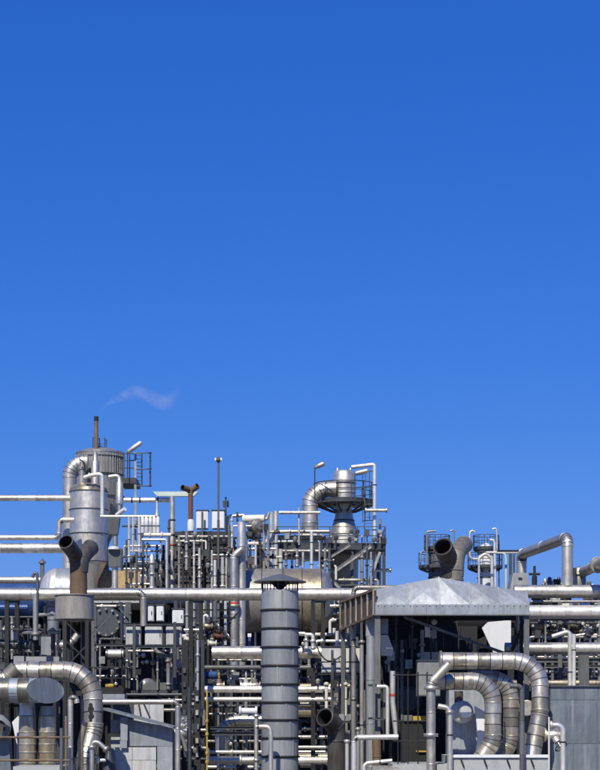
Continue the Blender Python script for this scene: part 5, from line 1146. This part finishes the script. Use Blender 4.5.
# ================================================================== right of the stack
d = 66.0
cabinet('pale grey cabinet left of the pair right of the stack', 321.5, 647, 341, 672.5, d, .5, 'pale', 1)
cabinet('cream cabinet right of the pair, nearest the canopy wall', 342.6, 647, 362, 672.5, d, .5, 'cream', 1)
steel('grey post stand carrying the pale grey and cream cabinets', d - .3, [(332.3, GY(d), 332.3, 650, d - .35, d - .35, 2.6), (343, GY(d), 343, 640, d - .3, d - .3, 1.8), (361.5, GY(d), 361.5, 622, d - .35, d - .35, 2.6), (318, 673.6, 364, 673.6, d - .2, d - .2, 2), (318, 662, 364, 662, d - .25, d - .25, 1.2), (326, 722, 372, 722, d - .3, d - .3, 2)], 'steel', 2.2, 'cabinet_stand')
pipe('tall pipe hooked right over the canopy wall top', 63.0, 2.4, [(402, 587.5), (353.6, 587.5), (353.6, GY(63))], 'alu_dull', 'hooked_pipe', sec=60, bend=2.2, clip=((353.6, 640), (353.6, 662), (353.6, 700)))
pipe('left one of two stubby gooseneck valves above the pale level pipe', 67.2, 1.9, [(299, 633.5), (306.5, 633.5), (306.5, 650)], 'alu_bright', 'gooseneck_valve', cat='valve', bend=1.6, fl=((306.5, 640), (306.5, 648)))
pipe('right one of two stubby gooseneck valves above the pale level pipe', 67.0, 1.9, [(306, 634.5), (313, 634.5), (313, 650)], 'alu_bright', 'gooseneck_valve', cat='valve', bend=1.6, fl=((313, 641), (313, 648)))
pipe('dark cable sagging from the gooseneck valve to the pale grey cabinet', 65.5, .7, [(315, 641), (319, 652), (326, 661), (334, 661), (341, 656)], 'dark', 'cable', cat='cable', bend=12)
pipe('level pale pipe under the big drum right of the stack', 72, 1.8, [(299, 634.5), (330, 634.5), (334, 632), (334, 628)], 'cream', 'level_pipe', bend=1.6)
pipe('short white upright under the drum end', 70, 1.8, [(337, 631), (337, 650)], 'alu_bright', 'upright_pipe', fl=((337, 646),))
pipe('dark column pipe under the drum right of the stack', 71, 1.8, [(322, 633), (322, 650)], 'steel', 'upright_pipe')
for i, (x, y0, y1, r, m, dd, lab) in enumerate(((326.5, 682, 718, 1.7, 'cream', 64.5, 'cream gauge tube left of the cabinet stand post'), (345.5, 682, 716, 1.7, 'cream', 64.5, 'cream gauge tube between the cabinet stand posts'), (351.6, 680, 730, 1.6, 'steel', 64.0, 'dark slim upright beside the hooked tall pipe'), (339, 678, 716, 1.0, 'dark', 64.7, 'thin dark rod between the two gauge tubes'),
        (361.8, 640, GY(60), 2.1, 'alu_dull', 60.0, 'dull upright left of the square duct'), (366.2, 655, GY(60), 1.2, 'steel', 60.3, 'dark thin upright touching the square duct'))):
    pipe(lab, dd, r, [(x, y0), (x, y1)], m, 'upright_pipe', clip=((x, y0 + 4), (x, (y0 + y1) / 2)), fl=((x, y0 + 2),) if r > 1.5 else ())
for i, x in enumerate((330, 342, 349)): t = thing('gauge_bracket', ['left', 'middle', 'right'][i] + ' pale bracket plate low on the cabinet stand', 'bracket', P(x, 722, 64)); MB().box((P(x - 3, 0, 64).x, 63.9, P(0, 720, 64).z), (P(x + 2, 0, 64).x, 64.1, P(0, 714, 64).z)).build('plate', 'galv', t); span('box', 'arm', 'steel', t, P(x - 4, 722, 64), P(x + 4, 722, 64), .06, .06)
pipe('thick grey downpipe below the canopy corner box', 59.6, 4.6, [(370.8, 636), (370.8, GY(59.6))], 'galv', 'downpipe', sec=44)
t = thing('corner_box', 'white rectangular duct boxes hanging at the canopy corner', 'duct', P(375, 660, 60))
MB().box((P(366, 0, 60).x, 59.8, P(0, 636, 60).z), (P(376, 0, 60).x, 60.6, P(0, 618, 60).z)).build('left_box', 'sheet', t); MB().box((P(381, 0, 60).x, 59.8, P(0, 634, 60).z), (P(388, 0, 60).x, 60.6, P(0, 619, 60).z)).build('right_box', 'sheet', t)
MB().prism([P(381, 635, 59.8), P(388, 635, 59.8), P(393.5, 650, 59.8), P(392, 656, 59.8), P(382, 655, 59.8)], (0, .6, 0)).build('chute', 'cream', t, smooth=0)
steel('small rectangular steel frame around the downpipe', 58.2, [(374, 684, 374, 719), (384.5, 684, 384.5, 719), (368, 685.5, 386, 685.5), (368, 718.5, 386, 718.5)], 'grey', 2.4, 'rectangular_frame')
pipe('white pipe with red band standing under the canopy', 57.8, 2.7, [(392.6, 671), (392.6, 702), (396.5, 737)], 'alu_bright', 'banded_pipe', bend=3)
o = bpy.data.objects['banded_pipe']; span('band', 'red_band', 'red', o, P(392.6, 696.5, 57.8), P(392.6, 693.5, 57.8), S(2.8, 57.8))
pipe('white pipe with top elbow left of the red banded pipe', 57.6, 1.9, [(377, 686.5), (387.5, 686.5), (387.5, 736)], 'alu_bright', 'elbowed_pipe', bend=1.6)
pipe('level pipe turning down beside the mitred exhaust, joined by the red banded pipe', 56.0, 2.7, [(398, 736.8), (354, 737.5), (354, GY(56))], 'alu_bright', 'elbowed_pipe', bend=1.5, sec=30)
pipe('short upright with ball top next to the mitred exhaust', 56.2, 2.0, [(347, 740), (347, GY(56.2))], 'alu_bright', 'upright_pipe', fl=((347, 741),))
pipe('dull upright behind the level pipe near the mitred exhaust', 57.5, 2.0, [(358, 727), (358, GY(57.5))], 'alu_dull', 'upright_pipe', fl=((358, 729),))
pipe('rusty brown pipe piece below the level pipe', 58.0, 4.4, [(376.5, 738), (377.5, GY(58))], 'rust', 'brown_pipe', sec=20)
pipe('white hooked pipe along the bottom edge under the canopy', 55.2, 2.0, [(392, 760.5), (367, 763), (364, 766), (364, GY(55.2))], 'alu_bright', 'hooked_pipe', bend=1.6, clip=((380, 762),))
t = thing('oil_drum', 'low dull silver tank end at the bottom edge beside the guard rail', 'tank', P(388, 790, 56.2)); span('cyl', 'barrel', 'alu_dull', t, P(372, 778, 56.8), P(398, 778, 56.8), S(13, 56.8)); span('box', 'foot', 'dark', t, P(385, GY(56.8), 56.8), P(385, 780, 56.8), .5, .5)

# ================================================================== bay behind the right-hand rack
d = 78.0
for i, (x, y0, y1, r, m, lab) in enumerate(((533, 605, 640, 1.4, 'dark', 'thin dark upright nearest the canopy in the right bay'), (540.5, 618, 643, 2.3, 'sheet', 'blue grey upright nearest the canopy in the right bay'), (549, 600, 640, 1.3, 'alu_warm', 'tan slim upright in the right bay'), (563.5, 618, 643, 2.3, 'steel', 'dark upright left of the upright pipe pair'), (571, 600, 643, 2.2, 'sheet', 'blue grey upright behind the upright pipe pair'),
        (579, 600, 643, 1.5, 'alu_warm', 'tan upright right of the upright pipe pair'), (588, 600, 655, 1.2, 'dark', 'dark slim upright near the right edge'), (596, 618, 643, 2.4, 'alu_dull', 'grey upright at the right picture edge'))):
    pipe(lab, d - (i % 3), r, [(x, y0), (x, y1)], m, 'upright_pipe', fl=((x, y0 + 12 + (i * 5) % 9),), clip=((x, y1 - 5),))
for i, (x, y, m, lab) in enumerate(((545, 630, 'tan', 'tan valve group under the pale thick pipe near the canopy'), (556, 627, 'cream', 'cream valve group left of the upright pipe pair'), (578, 628, 'alu_warm', 'brassy valve group right of the upright pipe pair'), (592, 632, 'cream', 'pale valve group at the right edge under the thick pipe'), (541, 600, 'steel', 'dark valve group between the two thick pipes near the canopy'), (560, 602, 'cream', 'pale valve group between the two thick pipes'), (593, 601, 'alu_dull', 'dull valve group between the two thick pipes at the right edge'))):
    t = thing('valve_group', lab, 'valves', P(x, y + 5, d - 4))
    for k in range(4): valve(t, P(x - 5 + k * 3.2, y + (k * 7) % 5 - 3, d - 4 + .25 * k), Vector((1, .3, .4 * (k % 2))), .08 + .03 * (k % 2), Vector((0, -.5, .85)).normalized(), (m, 'steel', 'alu', 'dark')[k], 'dark')
    span('rod', 'header', m, t, P(x - 9, y + 3, d - 3.7), P(x + 9, y + 3, d - 3.7), .07); span('rod', 'stand', 'dark', t, P(x, GY(d - 3.6), d - 3.6), P(x, y, d - 3.6), .05)
tag(MB().box((P(581, 0, 74).x, 74, P(0, 606, 74).z), (P(590, 0, 74).x, 74.3, P(0, 600, 74).z)).build('sky_stand_in', 'blue'), 'small blue patch standing in for sky between the two thick pipes at right', 'plate')  # blue sheet added where sky shows through between the pipes

# ================================================================== finer pipework between the big pieces
ORD = ['first', 'second', 'third', 'fourth', 'fifth', 'sixth', 'seventh', 'eighth', 'ninth', 'tenth', 'eleventh', 'twelfth', 'thirteenth', 'fourteenth']
r5 = random.Random(21)
WORD = {'alu': 'silver', 'alu_bright': 'bright', 'alu_dull': 'dull grey', 'alu_warm': 'golden', 'cream': 'cream', 'steel': 'dark', 'dark': 'black', 'grey': 'grey', 'sheet': 'blue grey', 'tan': 'tan', 'white': 'white'}
def uprights(where, d, items):
    for i, (x, y0, y1, r, m) in enumerate(sorted(items)):
        p0, p1 = P(x, y0, d), P(x, y1, d)
        pipe('%s upright from left, %s pipe %s' % (ORD[i], WORD[m], where), d + r5.uniform(-.5, .5), r, [(x, y0), (x, y1)], m, 'thin_upright', fl=((x, y0 + (y1 - y0) * r5.uniform(.1, .5)), (x, y0 + (y1 - y0) * r5.uniform(.6, .95))), clip=((x, (y0 + y1) / 2),))
def levels(where, d, items):
    for i, (y, x0, x1, r, m) in enumerate(sorted(items)):
        end = r5.choice((-1, 1, 0))
        pts = [(x0, y), (x1, y)]
        if end == 1: pts = [(x0, y), (x1, y), (x1, y + r5.uniform(8, 16))]
        if end == -1: pts = [(x0, y + r5.uniform(8, 16)), (x0, y), (x1, y)]
        pipe('%s level pipe from top, %s, %s' % (ORD[i], WORD[m], where), d + i * .12 + r5.uniform(-.3, .3), r, pts, m, 'thin_pipe', fl=((x0 + (x1 - x0) * r5.uniform(.15, .45), y),), vl=((x0 + (x1 - x0) * r5.uniform(.55, .85), y),) if r < 1.9 and r5.random() < .7 else (), bend=1.6)
def gauges(where, d, items):
    for i, (x, y) in enumerate(sorted(items)):
        t = thing('instrument', '%s small instrument from left, %s' % (ORD[i], where), 'instrument', P(x, y + 5, d)); k = i % 3
        if k == 0:
            ax = Vector((r5.uniform(-.5, .5), -1, .1)); MB().lathe([(.055, 0), (.065, .02), (.065, .07), (.055, .075)], P(x, y, d), ax, 14).build('dial_case', r5.choice(('steel', 'alu_dull')), t); MB().lathe([(.045, 0), (.045, .004)], P(x, y, d) + ax.normalized() * .076, ax, 14).build('dial_face', 'alu_dull', t)
        elif k == 1:
            c = P(x, y, d); MB().box((c.x - .12, d, c.z - .15), (c.x + .12, d + .14, c.z + .15)).build('junction_box', r5.choice(('galv', 'dark', 'steel')), t)
        else:
            shell(t, x, d, [(1.4, y + 3), (2.2, y + 2), (2.4, y - 1), (1.0, y - 2.4)], r5.choice(('alu', 'alu_dull', 'steel')), 12, 'actuator')
        span('rod', 'stem', 'steel', t, P(x, y + 9, d + .1), P(x, y, d + .1), .03)
w = 'in the block left of the pale green beam'
uprights(w, 87.5, [(126.5, 540, 592, 1.0, 'steel'), (131, 556, 592, 1.4, 'alu_dull'), (143, 541, 592, 1.2, 'grey'), (146.5, 545, 580, .9, 'alu_bright'), (157, 545, 592, 1.3, 'steel'), (160.5, 541, 592, .9, 'alu_bright'), (163.5, 545, 592, 1.4, 'dark'), (169, 520, 592, 1.0, 'steel')])
levels(w, 88.0, [(526, 122, 142, 1.1, 'steel'), (546, 124, 160, 1.2, 'alu'), (551, 128, 172, 1.0, 'cream'), (556.5, 122, 150, 1.3, 'steel'), (562, 138, 172, 1.5, 'alu_dull'), (569, 124, 172, 1.3, 'alu_bright'), (576, 140, 172, 1.6, 'cream'), (584, 128, 170, 1.2, 'alu')])
gauges(w, 86.8, [(127, 547), (134, 560), (141, 552), (147, 566), (155, 559), (161, 571), (166, 551), (142, 580), (158, 583), (131, 575)])
w = 'on the dark platform below the white boxes'
uprights(w, 87.0, [(179, 536, 592, 1.2, 'alu_dull'), (186.5, 532, 570, 1.6, 'alu'), (194, 540, 592, 1.0, 'alu_bright'), (199.5, 548, 592, 1.6, 'alu'), (209, 536, 580, 1.2, 'steel'), (212, 550, 592, 1.1, 'alu_bright'), (229, 525, 592, 1.4, 'grey')])
levels(w, 87.4, [(536.5, 178, 230, 1.2, 'alu_dull'), (541, 176, 206, 1.0, 'cream'), (550, 180, 232, 1.5, 'alu'), (555, 196, 240, 1.1, 'alu_bright'), (565, 176, 215, 1.4, 'steel'), (574, 180, 236, 1.8, 'alu_warm'), (579, 176, 230, 1.2, 'alu_bright')])
gauges(w, 86.6, [(187, 541), (195, 534), (201, 541), (206, 553), (212, 538), (216, 549), (224, 541), (228, 553), (182, 553), (208, 565)])
w = 'around the rotary machine on the skyline'
uprights(w, 86.8, [(232, 516, 548, 1.0, 'alu_bright'), (246.5, 545, 592, 1.6, 'alu_dull'), (250.5, 548, 592, 1.0, 'steel'), (260.5, 540, 592, 1.2, 'steel'), (264, 522, 592, 1.5, 'alu'), (268, 530, 592, 1.1, 'alu_dull'), (237.4, 512, 524, .8, 'steel')])
levels(w, 87.6, [(526, 233, 268, 1.0, 'alu'), (532, 246, 286, 1.2, 'alu_dull'), (538, 232, 262, 1.0, 'steel'), (549, 244, 276, 1.4, 'alu'), (557, 244, 282, 1.2, 'cream'), (568, 246, 272, 1.4, 'steel'), (577, 244, 270, 1.6, 'alu_dull')])
gauges(w, 86.4, [(243, 547), (259, 535), (263, 549), (266, 527), (250, 561)])
w = 'beneath the tower platform'
uprights(w, 89.4, [(286, 550, 570, 1.2, 'alu_dull'), (292, 552, 572, 1.0, 'steel'), (297, 549, 568, 1.4, 'alu'), (325, 548, 592, 1.2, 'alu_dull'), (329.5, 548, 592, 1.4, 'grey'), (362, 552, 592, 1.6, 'alu_dull'), (367, 548, 592, 1.2, 'steel'), (371, 552, 592, 1.0, 'alu')])
levels(w, 89.8, [(551, 276, 330, 1.5, 'alu_dull'), (555.5, 276, 300, 1.3, 'steel'), (560, 300, 334, 1.2, 'alu'), (566, 318, 336, 1.2, 'cream'), (580, 336, 378, 1.6, 'alu_dull'), (585.5, 340, 380, 1.3, 'steel')])
gauges('along the tower platform rail', 90.2, [(281, 540), (287, 536), (295, 539), (323, 536), (330, 540), (336, 537), (362, 537), (367, 533), (374, 539), (381, 536), (384, 541)])
w = 'in the dim bay behind the grey drum'
uprights(w, 75.5, [(95.5, 605, 680, 1.2, 'grey'), (100, 640, 690, 1.0, 'alu_dull'), (121.5, 602, 690, 1.3, 'steel'), (124.5, 606, 640, 1.6, 'alu'), (130, 602, 690, 1.2, 'grey')])
levels(w, 75.8, [(606, 94, 130, 1.3, 'cream'), (639, 94, 128, 1.2, 'steel'), (648, 92, 106, 1.6, 'alu_dull'), (668, 94, 130, 1.4, 'alu_dull'), (676, 94, 128, 1.0, 'alu_bright')])
gauges(w, 74.4, [(97, 650), (102, 660), (112, 672), (119, 644), (125, 652), (116, 684)])
w = 'in the dark bay under the cabinet row'
uprights(w, 74, [(137.5, 648, 690, 1.2, 'alu_dull'), (141, 650, 690, 1.0, 'steel'), (152.5, 648, 690, 1.2, 'grey'), (161, 650, 690, 1.4, 'alu_dull'), (171.5, 648, 690, 1.0, 'alu'), (178, 648, 690, 1.5, 'grey'), (182, 648, 690, 1.1, 'alu_dull')])
levels(w, 74.2, [(651, 128, 184, 1.3, 'alu_dull'), (658.5, 160, 190, 1.5, 'alu'), (667, 130, 186, 1.2, 'steel'), (673, 158, 192, 1.6, 'alu_dull'), (679.5, 126, 150, 1.2, 'alu')])
gauges(w, 72.6, [(131, 662), (138, 671), (153, 662), (161, 657), (165, 668), (172, 655), (178, 663), (181, 676), (187, 660), (176, 683)])
w = 'low behind the machine housing'
levels(w, 66, [(694.5, 126, 200, 1.4, 'steel'), (700, 160, 200, 1.3, 'alu_dull'), (710, 164, 204, 1.8, 'alu_dull'), (718, 176, 206, 1.3, 'steel'), (730, 174, 206, 1.6, 'alu'), (748, 176, 208, 1.8, 'alu_dull'), (759, 178, 206, 1.3, 'steel')])
gauges(w, 62, [(181, 706), (184, 720), (186, 742), (193, 704), (194, 728), (195, 750)])
w = 'between the yellow pole and the stack'
uprights(w, 71.5, [(211, 668, 700, 1.0, 'alu_dull'), (228, 655, 690, 1.3, 'steel'), (233, 668, 690, 1.6, 'alu'), (238, 700, 770, 1.5, 'steel'), (246, 700, 770, 1.8, 'alu_dull'), (252, 655, 690, 1.2, 'alu')])
levels(w, 72.5, [(660, 212, 262, 1.2, 'alu_dull'), (673, 208, 262, 1.3, 'steel'), (679, 220, 262, 1.4, 'alu_dull'), (706, 208, 262, 1.6, 'steel'), (714, 206, 240, 1.2, 'alu_dull'), (741, 206, 262, 1.6, 'alu_dull'), (767, 206, 262, 1.8, 'alu')])
gauges(w, 69.4, [(214, 680), (224, 677), (229, 681), (236, 676), (241, 681), (258, 678), (231, 744), (244, 742)])
w = 'between the stack and the canopy wall'
uprights(w, 69.5, [(301, 656, 690, 1.0, 'steel'), (309, 654, 690, 1.6, 'alu_dull'), (316, 676, 770, 1.2, 'steel'), (321.5, 676, 770, 1.0, 'alu_dull'), (348, 604, 650, 1.4, 'alu_dull'), (357, 620, 650, 1.8, 'grey'), (365, 690, 770, 1.2, 'alu_dull')])
levels(w, 70, [(606, 330, 346, 1.6, 'alu_bright'), (613, 333, 345, 1.8, 'alu'), (620, 330, 344, 1.5, 'cream'), (641, 316, 348, 1.6, 'alu_bright'), (660, 300, 324, 1.8, 'alu_dull'), (678, 300, 330, 1.3, 'steel'), (703.5, 300, 326, 1.4, 'alu_dull'), (721, 300, 330, 1.6, 'steel'), (729, 300, 330, 1.8, 'alu_dull'), (747.5, 300, 330, 1.5, 'steel'), (766, 300, 330, 1.6, 'alu_warm')])
gauges(w, 65.2, [(303, 644), (310, 672), (318, 681), (324, 690), (334, 684), (338, 700), (348, 690), (357, 682), (358, 706), (366, 676), (351, 726)])
w = 'in the shade under the canopy'
uprights(w, 61.5, [(389, 640, 672, 1.2, 'alu_dull'), (396, 616, 700, 1.0, 'steel'), (402, 640, 720, 1.4, 'grey'), (412, 616, 660, 1.0, 'steel'), (422, 630, 662, 1.6, 'alu_dull'), (518, 616, 670, 1.3, 'alu_dull')])
gauges(w, 60.6, [(386, 662), (391, 656), (396, 668), (402, 651), (409, 664), (415, 640), (419, 655), (433, 634), (470, 640), (478, 648), (515, 640)])
w = 'in the bay behind the right-hand rack'
uprights(w, 72, [(534.5, 655, 690, 1.4, 'steel'), (545.5, 616, 690, 1.0, 'alu_dull'), (552.5, 655, 690, 1.6, 'grey'), (559.5, 602, 690, 1.2, 'alu'), (594, 655, 690, 1.3, 'grey'), (599, 602, 690, 1.5, 'alu_dull')])
levels(w, 73, [(601.5, 530, 620, 1.4, 'alu_dull'), (623, 530, 620, 1.3, 'steel'), (637, 530, 600, 1.4, 'alu_dull'), (657, 530, 620, 1.2, 'alu'), (672, 530, 620, 1.6, 'alu_dull'), (677, 530, 620, 1.2, 'steel')])
gauges(w, 70.5, [(533, 626), (538, 634), (551, 622), (561, 633), (566, 622), (583, 624), (587, 639), (598, 626), (541, 668), (590, 671)])
gauges('on top of the loop pipe at right', 69, [(545, 582), (557, 583), (589, 583)])
w = 'in the far left bay'
uprights(w, 72, [(1, 620, 664, 1.0, 'grey'), (12, 616, 664, 1.3, 'alu_dull'), (19, 616, 664, 1.0, 'steel'), (28.5, 618, 664, 1.2, 'steel'), (57, 602, 664, 1.4, 'grey'), (62, 640, 690, 1.4, 'alu_dull')])
levels(w, 73, [(617, -6, 34, 1.0, 'steel'), (627, -6, 30, 1.3, 'sheet'), (634, -6, 40, 1.1, 'steel'), (652, -6, 40, 1.4, 'alu_dull'), (658, -6, 30, 1.2, 'steel')])
gauges(w, 68.8, [(4, 629), (14, 636), (22, 628), (29, 651), (39, 626), (60, 652), (36, 655)])
